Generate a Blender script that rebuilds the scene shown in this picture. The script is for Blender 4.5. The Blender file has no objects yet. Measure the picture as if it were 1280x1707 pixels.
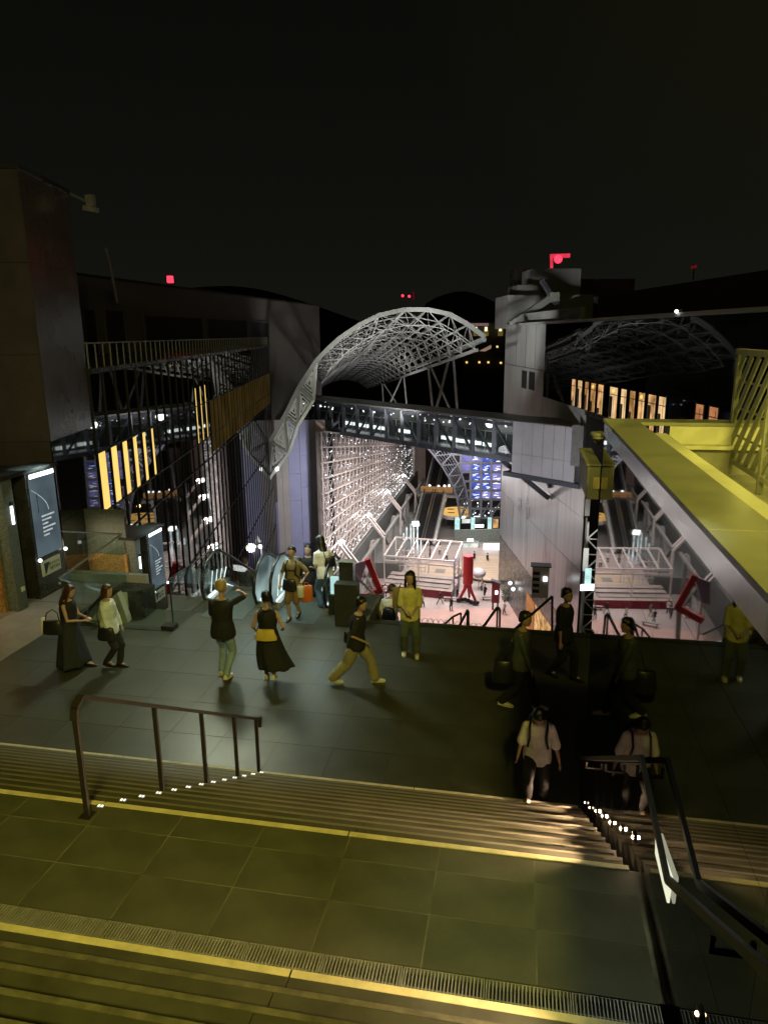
import bpy, bmesh, math, random
from mathutils import Vector, Matrix, noise
random.seed(7)
sc = bpy.context.scene
COL = sc.collection
PI = math.pi

# ------------------------------------------------------------------ camera
PITCH, YAW, ROLL = math.radians(14.05), math.radians(-10.9), math.radians(-0.56)
EYE = Vector((0.0, 0.0, 5.85))
FPX = 1183.0
fw = Vector((math.sin(YAW)*math.cos(PITCH), math.cos(YAW)*math.cos(PITCH), -math.sin(PITCH)))
r0 = Vector((math.cos(YAW), -math.sin(YAW), 0.0))
u0 = r0.cross(fw)
rt = math.cos(ROLL)*r0 + math.sin(ROLL)*u0
up = -math.sin(ROLL)*r0 + math.cos(ROLL)*u0
cd = bpy.data.cameras.new('camera')
cam = bpy.data.objects.new('camera', cd)
COL.objects.link(cam)
M = Matrix((rt, up, -fw)).transposed().to_4x4()
M.translation = EYE
cam.matrix_world = M
cd.sensor_fit = 'VERTICAL'
cd.sensor_height = 36.0
cd.lens = FPX/1707.0*36.0
cd.clip_start = 0.05
cd.clip_end = 8000
sc.camera = cam

# ------------------------------------------------------------------ night sky, exposure, sampling
wd = bpy.data.worlds.new('World')
sc.world = wd
wd.use_nodes = True
wn = wd.node_tree
wn.nodes.clear()
tc = wn.nodes.new('ShaderNodeTexCoord')
sp = wn.nodes.new('ShaderNodeSeparateXYZ')
rp = wn.nodes.new('ShaderNodeValToRGB')
bg = wn.nodes.new('ShaderNodeBackground')
wo = wn.nodes.new('ShaderNodeOutputWorld')
rp.color_ramp.elements[0].position = 0.0
rp.color_ramp.elements[0].color = (0.0072, 0.0076, 0.0058, 1)
rp.color_ramp.elements[1].position = 0.55
rp.color_ramp.elements[1].color = (0.0020, 0.0020, 0.0014, 1)
e = rp.color_ramp.elements.new(0.14)
e.color = (0.0050, 0.0052, 0.0040, 1)
wn.links.new(tc.outputs['Generated'], sp.inputs[0])
wn.links.new(sp.outputs['Z'], rp.inputs[0])
# a faint olive glow of the lamps high on the right
vm = wn.nodes.new('ShaderNodeVectorMath'); vm.operation = 'DOT_PRODUCT'; vm.inputs[1].default_value = (0.42, 0.72, 0.55)
wn.links.new(tc.outputs['Generated'], vm.inputs[0])
mg = wn.nodes.new('ShaderNodeMapRange'); mg.inputs['From Min'].default_value = 0.80; mg.inputs['From Max'].default_value = 1.0
mg.inputs['To Min'].default_value = 0.0; mg.inputs['To Max'].default_value = 1.0
wn.links.new(vm.outputs['Value'], mg.inputs[0])
ma = wn.nodes.new('ShaderNodeMix'); ma.data_type = 'RGBA'; ma.blend_type = 'ADD'
wn.links.new(mg.outputs[0], ma.inputs['Factor']); wn.links.new(rp.outputs[0], ma.inputs[6]); ma.inputs[7].default_value = (0.0036, 0.0033, 0.0004, 1)
wn.links.new(ma.outputs[2], bg.inputs[0])
wn.links.new(bg.outputs[0], wo.inputs[0])
bg.inputs[1].default_value = 1.0
sc.view_settings.view_transform = 'Standard'
sc.view_settings.look = 'None'
sc.view_settings.exposure = 0.0
sc.view_settings.gamma = 1.0
sc.view_settings.use_curve_mapping = False
sc.render.engine = 'CYCLES'
cy = sc.cycles
cy.use_denoising = True
cy.max_bounces = 7
cy.diffuse_bounces = 2
cy.glossy_bounces = 4
cy.transmission_bounces = 6
cy.transparent_max_bounces = 10
cy.caustics_reflective = False
cy.caustics_refractive = False
cy.sample_clamp_indirect = 3.0
cy.sample_clamp_direct = 0.0
try:
    cy.use_light_tree = True
except Exception:
    pass

# ------------------------------------------------------------------ points of the place
TH = math.radians(13.4)                 # the concourse runs 13.4 degrees left of the stairs
AX = (-math.sin(TH), math.cos(TH))
BX = (math.cos(TH), math.sin(TH))
def W(u, v, z):                         # concourse frame (u across, v along, z up) to the world
    return Vector((BX[0]*u+AX[0]*v, BX[1]*u+AX[1]*v, z))
def ray(x, y):
    return fw + rt*((x-640.0)/FPX) - up*((y-853.5)/FPX)
def at_z(x, y, z):
    d = ray(x, y); return EYE + d*((z-EYE.z)/d.z)
def at_y(x, y, Y):
    d = ray(x, y); return EYE + d*(Y/d.y)
def at_x(x, y, X):
    d = ray(x, y); return EYE + d*(X/d.x)
def at_v(x, y, v):
    d = ray(x, y); return EYE + d*(v/(d.x*AX[0]+d.y*AX[1]))
def at_u(x, y, u):
    d = ray(x, y); return EYE + d*(u/(d.x*BX[0]+d.y*BX[1]))
def UV(p):
    return (p.x*BX[0]+p.y*BX[1], p.x*AX[0]+p.y*AX[1], p.z)

# ------------------------------------------------------------------ lights
def lamp(name, kind, loc, power, color, target=None, size=0.3, size_y=None, spot=None, blend=0.5, spread=None):
    l = bpy.data.lights.new(name, kind)
    l.energy = power
    l.color = color
    if kind == 'AREA':
        l.size = size
        if size_y:
            l.shape = 'RECTANGLE'; l.size_y = size_y
        if spread:
            l.spread = math.radians(spread)
    elif kind in ('POINT', 'SPOT'):
        l.shadow_soft_size = size
        if kind == 'SPOT':
            l.spot_size = math.radians(spot or 60); l.spot_blend = blend
    o = bpy.data.objects.new(name, l)
    COL.objects.link(o)
    o.location = loc
    if target is not None:
        o.rotation_euler = (Vector(target)-Vector(loc)).to_track_quat('-Z', 'Y').to_euler()
    return o
YEL = (1.0, 0.88, 0.15)
# the yellow flood lamp over the roof terrace on the right
lamp('terrace_flood_light', 'SPOT', (2.3, -5.0, 11.5), 5000, YEL, (-1.6, 9.0, 0.0), size=0.45, spot=100, blend=0.7)
lamp('terrace_wash_light', 'SPOT', (4.9, 5.6, 9.5), 420, YEL, (2.2, 6.6, 4.4), size=0.15, spot=95, blend=0.5)
# white downlight over the near landing
lamp('landing_downlight', 'SPOT', (0.55, 3.4, 7.0), 230, (0.92, 1.0, 0.74), (0.3, 3.8, 2.15), size=0.06, spot=34, blend=0.9)
# light from the escalator entrance and the lamps under the roof on the landing
lamp('landing_left_light', 'SPOT', (-7.5, 15.5, 6.5), 1150, (0.92, 1.0, 0.72), (-6.0, 11.4, 0.0), size=0.5, spot=62, blend=0.7)
lamp('escalator_head_light', 'SPOT', (-4.7, 13.0, 5.2), 420, (0.88, 1.0, 0.80), (-4.7, 12.6, 0.0), size=0.2, spot=80, blend=0.7)
# floods of the plaza, hung under the vault
for k, (u, v, z, pw) in enumerate([(8, 78, -5, 3900), (14.5, 80, -5, 3900), (15, 101, -7, 3900)]):
    lamp('plaza_flood_light', 'AREA', W(u, v, z), pw, (1.0, 0.87, 0.83), W(u+1, v+1, -25), size=6)
# unseen fill spots added to brighten the upper walls, bridge and side walls
lamp('upper_wall_fill', 'SPOT', (6, -4, 16), 2000, (1.0, .84, .74), W(-16, 45, 6), size=1.0, spot=70, blend=.8)
lamp('pale_block_fill', 'SPOT', W(2, 60, 3), 8500, (.97, 1, .95), W(19, 80, 9.5), size=.5, spot=58, blend=.8)
lamp('bridge_end_fill', 'SPOT', W(7, 44, -9), 4200, (.95, .93, 1.0), W(16, 57.5, -3.5), size=.5, spot=45, blend=.7)
lamp('bridge_side_fill', 'SPOT', W(4, 48, -12), 3800, (.88, .94, 1.0), W(6, 70, -3.5), size=.6, spot=75, blend=.7)
lamp('metal_wall_fill', 'SPOT', W(4, 62, -6), 900, (.95, .97, 1.0), W(18, 66, -12), size=.8, spot=80, blend=.8)
lamp('lilac_wall_fill', 'SPOT', W(1, 62, -10), 6500, (.95, .95, 1.0), W(-5.5, 77, -12), size=.5, spot=70, blend=.8)
lamp('parapet_wash_light', 'POINT', (1.98, 6.6, 5.02), 11, YEL, size=.06)
lamp('switch_box_fill', 'SPOT', (0.3, 6.6, 6.0), 80, YEL, (0.88, 9.0, 4.0), size=.05, spot=30, blend=.5)  # unseen spot added to brighten the box front

# ------------------------------------------------------------------ materials
def mat(name, col, rough=0.6, metal=0.0, vary=0.25, scale=3.0, bump=0.0, ior=1.5, stretch=None, rvary=0.1, col2=None):
    m = bpy.data.materials.new(name); m.use_nodes = True
    nt = m.node_tree; b = nt.nodes['Principled BSDF']
    t = nt.nodes.new('ShaderNodeTexCoord'); mp = nt.nodes.new('ShaderNodeMapping')
    nt.links.new(t.outputs['Object'], mp.inputs[0])
    if stretch: mp.inputs['Scale'].default_value = stretch
    n = nt.nodes.new('ShaderNodeTexNoise'); n.inputs['Scale'].default_value = scale
    n.inputs['Detail'].default_value = 6; n.inputs['Roughness'].default_value = 0.65
    nt.links.new(mp.outputs[0], n.inputs['Vector'])
    r = nt.nodes.new('ShaderNodeValToRGB')
    c2 = col2 or tuple(min(1, c*(1+vary)) for c in col)
    r.color_ramp.elements[0].color = (*[c*(1-vary) for c in col], 1); r.color_ramp.elements[0].position = 0.3
    r.color_ramp.elements[1].color = (*c2, 1); r.color_ramp.elements[1].position = 0.7
    nt.links.new(n.outputs['Fac'], r.inputs[0]); nt.links.new(r.outputs[0], b.inputs['Base Color'])
    mr = nt.nodes.new('ShaderNodeMapRange')
    mr.inputs['To Min'].default_value = max(0.0, rough-rvary*rough); mr.inputs['To Max'].default_value = min(1, rough+rvary*rough)
    nt.links.new(n.outputs['Fac'], mr.inputs[0]); nt.links.new(mr.outputs[0], b.inputs['Roughness'])
    b.inputs['Metallic'].default_value = metal; b.inputs['IOR'].default_value = ior
    if bump:
        n2 = nt.nodes.new('ShaderNodeTexNoise'); n2.inputs['Scale'].default_value = scale*4; n2.inputs['Detail'].default_value = 4
        nt.links.new(mp.outputs[0], n2.inputs['Vector'])
        bp = nt.nodes.new('ShaderNodeBump'); bp.inputs['Strength'].default_value = bump; bp.inputs['Distance'].default_value = 0.02
        nt.links.new(n2.outputs['Fac'], bp.inputs['Height']); nt.links.new(bp.outputs[0], b.inputs['Normal'])
    return m
def glow(name, col, strength, vary=0.15, scale=2.0):
    m = bpy.data.materials.new(name); m.use_nodes = True
    nt = m.node_tree; nt.nodes.clear()
    o = nt.nodes.new('ShaderNodeOutputMaterial'); e = nt.nodes.new('ShaderNodeEmission')
    t = nt.nodes.new('ShaderNodeTexCoord'); n = nt.nodes.new('ShaderNodeTexNoise'); n.inputs['Scale'].default_value = scale
    nt.links.new(t.outputs['Object'], n.inputs['Vector'])
    r = nt.nodes.new('ShaderNodeValToRGB')
    r.color_ramp.elements[0].color = (*[c*(1-vary) for c in col], 1); r.color_ramp.elements[0].position = 0.3
    r.color_ramp.elements[1].color = (*[c*(1+vary) for c in col], 1); r.color_ramp.elements[1].position = 0.7
    nt.links.new(n.outputs['Fac'], r.inputs[0]); nt.links.new(r.outputs[0], e.inputs[0])
    e.inputs[1].default_value = strength
    nt.links.new(e.outputs[0], o.inputs[0])
    return m
def clear_glass(name, tint=(0.90, 0.95, 0.92), mix=0.22, rough=0.02):
    m = bpy.data.materials.new(name); m.use_nodes = True
    nt = m.node_tree; nt.nodes.clear()
    o = nt.nodes.new('ShaderNodeOutputMaterial'); tr = nt.nodes.new('ShaderNodeBsdfTransparent'); g = nt.nodes.new('ShaderNodeBsdfGlossy')
    tr.inputs[0].default_value = (*tint, 1); g.inputs['Roughness'].default_value = rough
    mx = nt.nodes.new('ShaderNodeMixShader'); fr = nt.nodes.new('ShaderNodeFresnel'); fr.inputs[0].default_value = 1.5
    mt = nt.nodes.new('ShaderNodeMath'); mt.operation = 'ADD'; mt.inputs[1].default_value = mix*0.15
    gm = nt.nodes.new('ShaderNodeNewGeometry'); iv = nt.nodes.new('ShaderNodeMath'); iv.operation = 'SUBTRACT'; iv.inputs[0].default_value = 1.0
    nt.links.new(gm.outputs['Backfacing'], iv.inputs[1]); ml = nt.nodes.new('ShaderNodeMath'); ml.operation = 'MULTIPLY'
    nt.links.new(fr.outputs[0], ml.inputs[0]); nt.links.new(iv.outputs[0], ml.inputs[1])
    nt.links.new(ml.outputs[0], mt.inputs[0]); nt.links.new(mt.outputs[0], mx.inputs[0])
    nt.links.new(tr.outputs[0], mx.inputs[1]); nt.links.new(g.outputs[0], mx.inputs[2]); nt.links.new(mx.outputs[0], o.inputs[0])
    return m
X = {}
X['floor'] = mat('landing_stone', (0.060, 0.062, 0.048), 0.38, vary=0.22, scale=1.6, bump=0.05, rvary=0.3)
X['tile'] = mat('near_tile_stone', (0.078, 0.080, 0.050), 0.40, vary=0.25, scale=2.2, bump=0.06, rvary=0.3)
X['tile2'] = mat('warm_tile_stone', (0.25, 0.22, 0.18), 0.5, vary=0.2, scale=2.0, bump=0.05)
X['joint'] = mat('joint_mortar', (0.070, 0.066, 0.046), 0.9, vary=0.5, scale=2.6)
X['joint_pale'] = mat('pale_joint_mortar', (0.04, 0.04, 0.03), 0.8, scale=1.9, col2=(.24, .225, .15))
X['worn2'] = mat('pale_step_edge', (0.16, 0.15, 0.105), 0.6, vary=0.15, scale=3)
X['step'] = mat('step_stone', (0.064, 0.063, 0.042), 0.5, vary=0.3, scale=2.5, bump=0.08, rvary=0.3)
X['worn'] = mat('worn_step_edge', (0.125, 0.115, 0.080), 0.6, vary=0.4, scale=9)
X['deck'] = mat('stage_deck', (0.33, 0.29, 0.265), 0.5, vary=0.15, scale=0.8)
X['cool_grey'] = mat('cool_grey_paving', (0.12, 0.13, 0.125), 0.5, vary=0.15, scale=0.5)
X['nosing'] = mat('yellow_nosing', (0.62, 0.55, 0.30), 0.6, vary=0.22, scale=6, bump=0.1)
X['nosing_white'] = mat('pale_nosing', (0.50, 0.48, 0.38), 0.6, vary=0.25, scale=6)
X['grate'] = mat('grating_steel', (0.27, 0.27, 0.25), 0.45, 0.25, vary=0.3, scale=5)
X['black'] = mat('black_void', (0.01, 0.01, 0.01), 0.8, vary=0.3)
X['rail'] = mat('dark_rail_steel', (0.035, 0.032, 0.028), 0.36, 0.4, vary=0.3, scale=6)
X['granite'] = mat('polished_granite', (0.010, 0.010, 0.0095), 0.02, vary=0.5, scale=14, ior=1.58, rvary=0.6)
X['granite_dull'] = mat('dull_granite', (0.035, 0.033, 0.028), 0.28, vary=0.45, scale=1.2, ior=1.6, rvary=0.4)
X['tower'] = mat('tower_granite', (0.075, 0.062, 0.056), 0.22, vary=0.3, scale=0.5, ior=1.5, rvary=0.6)
X['band'] = mat('brushed_band', (0.42, 0.42, 0.43), 0.22, 1.0, vary=0.25, scale=2.5, stretch=(1, 1.0, 0.4), rvary=0.5, bump=0.04)
X['coping'] = mat('coping_paint', (0.27, 0.27, 0.22), 0.45, vary=0.30, scale=1.1, bump=0.04, rvary=0.4)
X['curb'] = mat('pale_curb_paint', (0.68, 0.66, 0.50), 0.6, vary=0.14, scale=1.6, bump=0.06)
X['terrace'] = mat('terrace_concrete', (0.33, 0.32, 0.27), 0.85, vary=0.35, scale=1.8, bump=0.15)
X['screen'] = mat('screen_paint', (0.30, 0.30, 0.26), 0.5, vary=0.15, scale=3)
X['mirror'] = mat('dark_mirror_glass', (0.006, 0.006, 0.007), 0.012, vary=0.4, scale=0.3, ior=2.7, rvary=0.5)
X['mirror2'] = mat('black_facade_glass', (0.004, 0.005, 0.005), 0.03, vary=0.4, scale=0.3, ior=1.2, rvary=0.5)
X['mullion'] = mat('black_mullion', (0.004, 0.004, 0.004), 0.6, 0.0)
X['steel'] = mat('painted_steel', (0.36, 0.37, 0.36), 0.40, 0.3, vary=0.15, scale=2)
X['leg_steel'] = mat('lit_leg_steel', (0.66, 0.68, 0.62), 0.4, 0.1, vary=0.12, scale=2)  # paler copy of the steel; lamp light on the leg put into the colour
X['steel_dark'] = mat('dark_blue_steel', (0.10, 0.11, 0.135), 0.45, 0.2, vary=0.2, scale=2)
X['steel_grey'] = mat('grey_steel', (0.26, 0.26, 0.25), 0.45, 0.3, vary=0.2, scale=2)
X['pinksteel'] = mat('pale_stage_steel', (0.72, 0.66, 0.64), 0.4, 0.2, vary=0.1, scale=2)
X['panel'] = mat('metal_panel', (0.52, 0.53, 0.57), 0.30, 0.92, vary=0.22, scale=1.0, stretch=(1.6, 1.6, 0.03), rvary=0.35)
X['white_panel'] = mat('white_cladding', (0.55, 0.54, 0.58), 0.5, vary=0.08, scale=0.8)
X['concrete'] = mat('pale_concrete', (0.40, 0.40, 0.39), 0.8, vary=0.18, scale=0.35, bump=0.05, stretch=(1, 1, 0.35))
X['brownwall'] = mat('brown_grey_render', (0.095, 0.082, 0.072), 0.85, vary=0.15, scale=0.3)
X['plaza'] = mat('plaza_paving', (0.36, 0.315, 0.30), 0.5, vary=0.12, scale=0.5)
X['plaza2'] = mat('plaza_paving_rose', (0.50, 0.33, 0.29), 0.55, vary=0.12, scale=0.5)
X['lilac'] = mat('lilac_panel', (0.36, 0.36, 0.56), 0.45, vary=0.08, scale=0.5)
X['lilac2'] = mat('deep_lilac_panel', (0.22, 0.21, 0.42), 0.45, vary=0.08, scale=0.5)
X['beige'] = mat('beige_panel', (0.42, 0.38, 0.36), 0.5, vary=0.10, scale=0.5)
X['pinkwall'] = mat('pink_wall', (0.55, 0.42, 0.38), 0.6, vary=0.08, scale=0.4)
X['red'] = mat('red_paint', (0.50, 0.025, 0.035), 0.32, vary=0.12, scale=1.5)
X['darkred'] = mat('deep_red_paint', (0.20, 0.012, 0.03), 0.4, vary=0.15, scale=1.5)
X['tan'] = mat('tan_boards', (0.50, 0.40, 0.29), 0.5, vary=0.15, scale=0.8, stretch=(0.3, 3, 1))
X['copper'] = mat('copper_mesh', (0.42, 0.23, 0.08), 0.45, 0.3, vary=0.75, scale=26, bump=0.5, rvary=0.3)
X['darkwall'] = mat('speckled_dark_wall', (0.10, 0.115, 0.10), 0.55, vary=0.65, scale=30, bump=0.2)
X['cream'] = mat('beige_render', (0.44, 0.42, 0.36), 0.75, vary=0.1, scale=1.0)
X['rubber'] = mat('black_rubber', (0.012, 0.012, 0.012), 0.28, vary=0.3)
X['plinth'] = mat('dark_green_grey_metal', (0.030, 0.032, 0.024), 0.45, vary=0.25, scale=3)
X['comb'] = mat('ribbed_floor_plate', (0.15, 0.18, 0.17), 0.35, 0.6, vary=0.2, scale=3, stretch=(14, 1, 1))
X['hill'] = mat('dark_wooded_hill', (0.018, 0.020, 0.018), 0.95, vary=0.3, scale=0.01)
X['glass'] = clear_glass('guard_glass')
X['bglass'] = clear_glass('bridge_glass', (0.66, 0.70, 0.70), 0.3)
X['g_gold'] = glow('lit_gold_blind', (1.0, 0.66, 0.17), 1.15, 0.10, 0.6)
X['g_gold_dim'] = glow('dim_gold_blind', (1.0, 0.62, 0.15), 0.03, 0.35, 0.5)
X['g_warm'] = glow('lit_warm_window', (1.0, 0.55, 0.22), 0.62, 0.6, 1.3)
X['g_warm2'] = glow('lit_amber_window', (1.0, .50, .16), .42, .5, 1.0)
X['g_warm3'] = glow('lit_pale_window', (1.0, .66, .32), .78, .35, .8)
X['g_orange'] = glow('lit_orange_window', (1.0, 0.40, 0.16), 0.42, 0.25, 0.9)
X['g_white'] = glow('white_lamp', (1.0, 0.97, 0.93), 9.0, 0.02)
X['g_tube'] = glow('white_tube', (0.96, 1.0, 0.97), 3.2, 0.25, 3)
X['g_print'] = glow('lit_print', (.80, .92, .96), .55, .3, 6)
X['g_skirt'] = glow('skirt_lamp', (.80, 1.0, .97), 1.3, .5, 3)
X['g_star'] = glow('white_bulb_and_glint', (0.93, 0.95, 1.0), 2.2, 0.3, 1)
X['g_teal'] = glow('teal_lit_panel', (0.60, 0.95, 0.92), 0.95, 0.25, 1.5)
X['g_shop'] = glow('lit_shop', (0.95, 1.0, 0.92), 0.85, 0.45, 1.0)
X['g_red'] = glow('red_beacon', (1.0, 0.03, 0.06), 3.0, 0.05)
X['g_redlow'] = glow('red_neon_frame', (1.0, 0.05, 0.10), 0.75, 0.15)
X['g_warmdot'] = glow('warm_lamp', (1.0, 0.72, 0.40), 14.0, 0.05)
X['g_led'] = glow('step_led', (1.0, 0.97, 0.85), 1.6, 0.1)
X['g_blue'] = glow('blue_screen_panel', (0.10, 0.17, 0.80), 0.75, 0.5, 0.8)
X['g_violet'] = glow('violet_screen_panel', (0.36, 0.34, 0.85), 0.75, 0.35, 0.8)
X['g_crim'] = glow('crimson_screen_panel', (0.55, 0.07, 0.22), 0.8, 0.25, 0.8)
X['g_amber'] = glow('amber_lit_disc', (1.0, 0.60, 0.17), 0.85, 0.12, 0.6)
X['g_poster'] = glow('lamplit_poster_glow', (0.42, 0.58, 0.66), 0.20, 0.4, 0.9)  # glow stands in for lamplight falling on the poster
X['g_reflection'] = glow('painted_reflection', (1.0, 1.0, 0.72), 0.85, 0.04)
X['ink'] = mat('dark_ink', (0.03, 0.05, 0.06), 0.7)
X['paper'] = mat('pale_plate', (0.60, 0.63, 0.55), 0.6, vary=0.06)

# ------------------------------------------------------------------ mesh and naming helpers
BASE = {}
def thing(name, label, cat, loc=(0, 0, 0), rz=0.0, group=None, kind=None):
    o = bpy.data.objects.new(name, None); COL.objects.link(o)
    o.empty_display_size = 0.2
    o.location = loc; o.rotation_euler = (0, 0, rz)
    if label: o['label'] = label
    if cat: o['category'] = cat
    if group: o['group'] = group
    if kind: o['kind'] = kind
    BASE[o.name] = Vector(loc) if not rz else None
    return o
def tag(o, label, cat, group=None):
    o['label'] = label; o['category'] = cat
    if group: o['group'] = group
    return o
class MB:
    def __init__(s): s.v = []; s.f = []
    def add(s, vs, fs):
        n = len(s.v); s.v += [Vector(p) for p in vs]; s.f += [tuple(i+n for i in f) for f in fs]; return s
    HEX = [(0, 3, 2, 1), (4, 5, 6, 7), (0, 1, 5, 4), (1, 2, 6, 5), (2, 3, 7, 6), (3, 0, 4, 7)]
    def hexa(s, p8): return s.add(p8, s.HEX)
    def box(s, x0, x1, y0, y1, z0, z1):
        return s.hexa([(x0, y0, z0), (x1, y0, z0), (x1, y1, z0), (x0, y1, z0), (x0, y0, z1), (x1, y0, z1), (x1, y1, z1), (x0, y1, z1)])
    def wbox(s, u0, u1, v0, v1, z0, z1):
        return s.hexa([W(u0, v0, z0), W(u1, v0, z0), W(u1, v1, z0), W(u0, v1, z0), W(u0, v0, z1), W(u1, v0, z1), W(u1, v1, z1), W(u0, v1, z1)])
    def bar(s, a, b, w, h=None, upv=(0, 0, 1)):
        a = Vector(a); b = Vector(b); h = h or w
        d = (b-a).normalized(); uu = Vector(upv)
        if abs(d.dot(uu)) > 0.97: uu = Vector((0, 1, 0))
        x = d.cross(uu).normalized()*w/2; y = d.cross(x).normalized()*h/2
        return s.hexa([a-x-y, a+x-y, a+x+y, a-x+y, b-x-y, b+x-y, b+x+y, b-x+y])
    def tube(s, pts, r, n=8, cap=True):
        pts = [Vector(p) for p in pts]; rs = r if isinstance(r, (list, tuple)) else [r]*len(pts)
        d = (pts[1]-pts[0]).normalized(); ref = Vector((0, 0, 1)) if abs(d.z) < 0.9 else Vector((0, 1, 0))
        x = d.cross(ref).normalized(); base = len(s.v)
        for i, p in enumerate(pts):
            d = (pts[min(i+1, len(pts)-1)]-pts[max(i-1, 0)]).normalized()
            x = (x-d*x.dot(d)).normalized(); y = d.cross(x)
            for k in range(n):
                a = 2*PI*k/n; s.v.append(p+(x*math.cos(a)+y*math.sin(a))*rs[i])
        for i in range(len(pts)-1):
            for k in range(n):
                a = base+i*n+k; b = base+i*n+(k+1) % n
                s.f.append((a, b, b+n, a+n))
        if cap:
            s.f.append(tuple(base+k for k in reversed(range(n)))); s.f.append(tuple(base+(len(pts)-1)*n+k for k in range(n)))
        return s
    def slab(s, poly, off):                    # a polygon given thickness along off
        n = len(poly); a = [Vector(p) for p in poly]; b = [p+Vector(off) for p in a]
        fs = [tuple(reversed(range(n))), tuple(range(n, 2*n))]+[(i, (i+1) % n, n+(i+1) % n, n+i) for i in range(n)]
        return s.add(a+b, fs)
    def disc(s, c, rx, ry, h, n=40, ax=(1, 0), ay=(0, 1)):
        p = [Vector((c[0]+ax[0]*rx*math.cos(2*PI*k/n)+ay[0]*ry*math.sin(2*PI*k/n), c[1]+ax[1]*rx*math.cos(2*PI*k/n)+ay[1]*ry*math.sin(2*PI*k/n), c[2])) for k in range(n)]
        return s.slab(p, (0, 0, h))
    def ball(s, c, r, n=8, m=6, sc3=(1, 1, 1)):
        base = len(s.v); c = Vector(c)
        for i in range(m+1):
            t = PI*i/m
            for k in range(n):
                a = 2*PI*k/n
                s.v.append(c+Vector((r*sc3[0]*math.sin(t)*math.cos(a), r*sc3[1]*math.sin(t)*math.sin(a), -r*sc3[2]*math.cos(t))))
        for i in range(m):
            for k in range(n):
                a = base+i*n+k; b = base+i*n+(k+1) % n; s.f.append((a, b, b+n, a+n))
        return s
    def build(s, name, m, parent=None, kind=None, smooth=False, local=False, label=None, cat=None, group=None, loc=None):
        off = Vector((0, 0, 0))
        root = parent
        while root is not None and root.parent is not None: root = root.parent
        if root is not None and not local and root.type == 'EMPTY': off = Vector(BASE.get(root.name) or (0, 0, 0))
        elif parent is None and loc is not None: off = Vector(loc)
        me = bpy.data.meshes.new(name); me.from_pydata([p-off for p in s.v], [], s.f); me.update()
        bm = bmesh.new(); bm.from_mesh(me); bmesh.ops.recalc_face_normals(bm, faces=bm.faces); bm.to_mesh(me); bm.free()
        if m is not None: me.materials.append(m if not isinstance(m, str) else X[m])
        if smooth:
            for p in me.polygons: p.use_smooth = True
        o = bpy.data.objects.new(name, me); COL.objects.link(o)
        if parent is not None: o.parent = parent
        elif loc is not None: o.location = loc
        if kind: o['kind'] = kind
        if label: o['label'] = label
        if cat: o['category'] = cat
        if group: o['group'] = group
        return o
def bevel(o, w=0.01, seg=2):
    md = o.modifiers.new('bevel', 'BEVEL'); md.width = w; md.segments = seg; md.limit_method = 'ANGLE'; return o
def copy_tree(o, parent=None):
    c = o.copy(); COL.objects.link(c)
    if parent is not None: c.parent = parent
    for ch in [x for x in bpy.data.objects if x.parent == o]: copy_tree(ch, c)
    return c
def dup(o, loc, rz=None, label=None):
    c = copy_tree(o); c.location = loc
    if rz is not None: c.rotation_euler = (0, 0, rz)
    if label: c['label'] = label
    return c
def text(body, name, size, m, parent, mw, thick=0.004):
    c = bpy.data.curves.new(name, 'FONT'); c.body = body; c.size = size; c.extrude = thick; c.align_x = 'CENTER'; c.align_y = 'CENTER'
    t = bpy.data.objects.new(name+'_curve', c); COL.objects.link(t)
    bpy.context.view_layer.update()
    me = bpy.data.meshes.new_from_object(t.evaluated_get(bpy.context.evaluated_depsgraph_get()))
    bpy.data.objects.remove(t)
    me.transform(mw); me.materials.clear(); me.materials.append(X[m])
    o = bpy.data.objects.new(name, me); COL.objects.link(o); o.parent = parent
    return o

# ================================================================== THE SETTING NEAR THE CAMERA
WX = 0.95                                    # face of the polished wall
RISE, RUN = 0.1654, 0.2838
# ---- landings
base = MB().box(-11.6, 3.5, 7.6, 13.52, -0.6, -0.004).box(-11.6, -9.3, 13.52, 14.9, -0.6, -0.004).box(-6.95, -3.0, 13.52, 15.2, -0.6, -0.004).build('mid_landing', 'joint', kind='structure')
def tiles(x0, x1, y0, y1, z, nx, ny, parent, m, gap=0.006, thick=0.02, jit=0.0006, off=0.0):
    dx, dy = (x1-x0)/nx, (y1-y0)/ny
    me = None
    for j in range(ny):
        for i in range(nx):
            cx, cy = x0+dx*(i+.5), y0+dy*(j+.5)
            if me is None:
                t = MB().box(-dx/2+gap/2, dx/2-gap/2, -dy/2+gap/2, dy/2-gap/2, -thick, 0).build('tile', m, parent, local=True); me = t.data
            else:
                t = bpy.data.objects.new('tile', me); COL.objects.link(t); t.parent = parent
            t.location = (cx, cy, z+random.uniform(-jit, jit)); t.rotation_euler = (random.uniform(-1, 1)*.0007, random.uniform(-1, 1)*.0007, 0)
tiles(-9.36, 0.95, 7.98, 13.5, 0, 12, 6, base, 'floor')
tiles(-11.5, -9.36, 7.98, 13.5, 0, 3, 7, base, 'tile2')
tiles(-6.9, -3.05, 13.5, 15.1, 0, 4, 2, base, 'floor')
tiles(-11.4, -9.32, 13.52, 14.85, 0, 2, 2, base, 'tile2')
tiles(0.95, 3.4, 8.6, 13.5, 0, 3, 5, base, 'floor')
nb = MB().box(-9.5, WX, 3.46, 4.50, 1.5, 2.1488).build('near_landing', 'joint_pale', kind='structure')
for j, (ya, yb) in enumerate([(4.26, 4.50), (3.86, 4.26), (3.45, 3.86)]):
    tiles(-9.35, 0.90, ya, yb, 2.15, 15, 1, nb, 'tile', gap=0.007)
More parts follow.
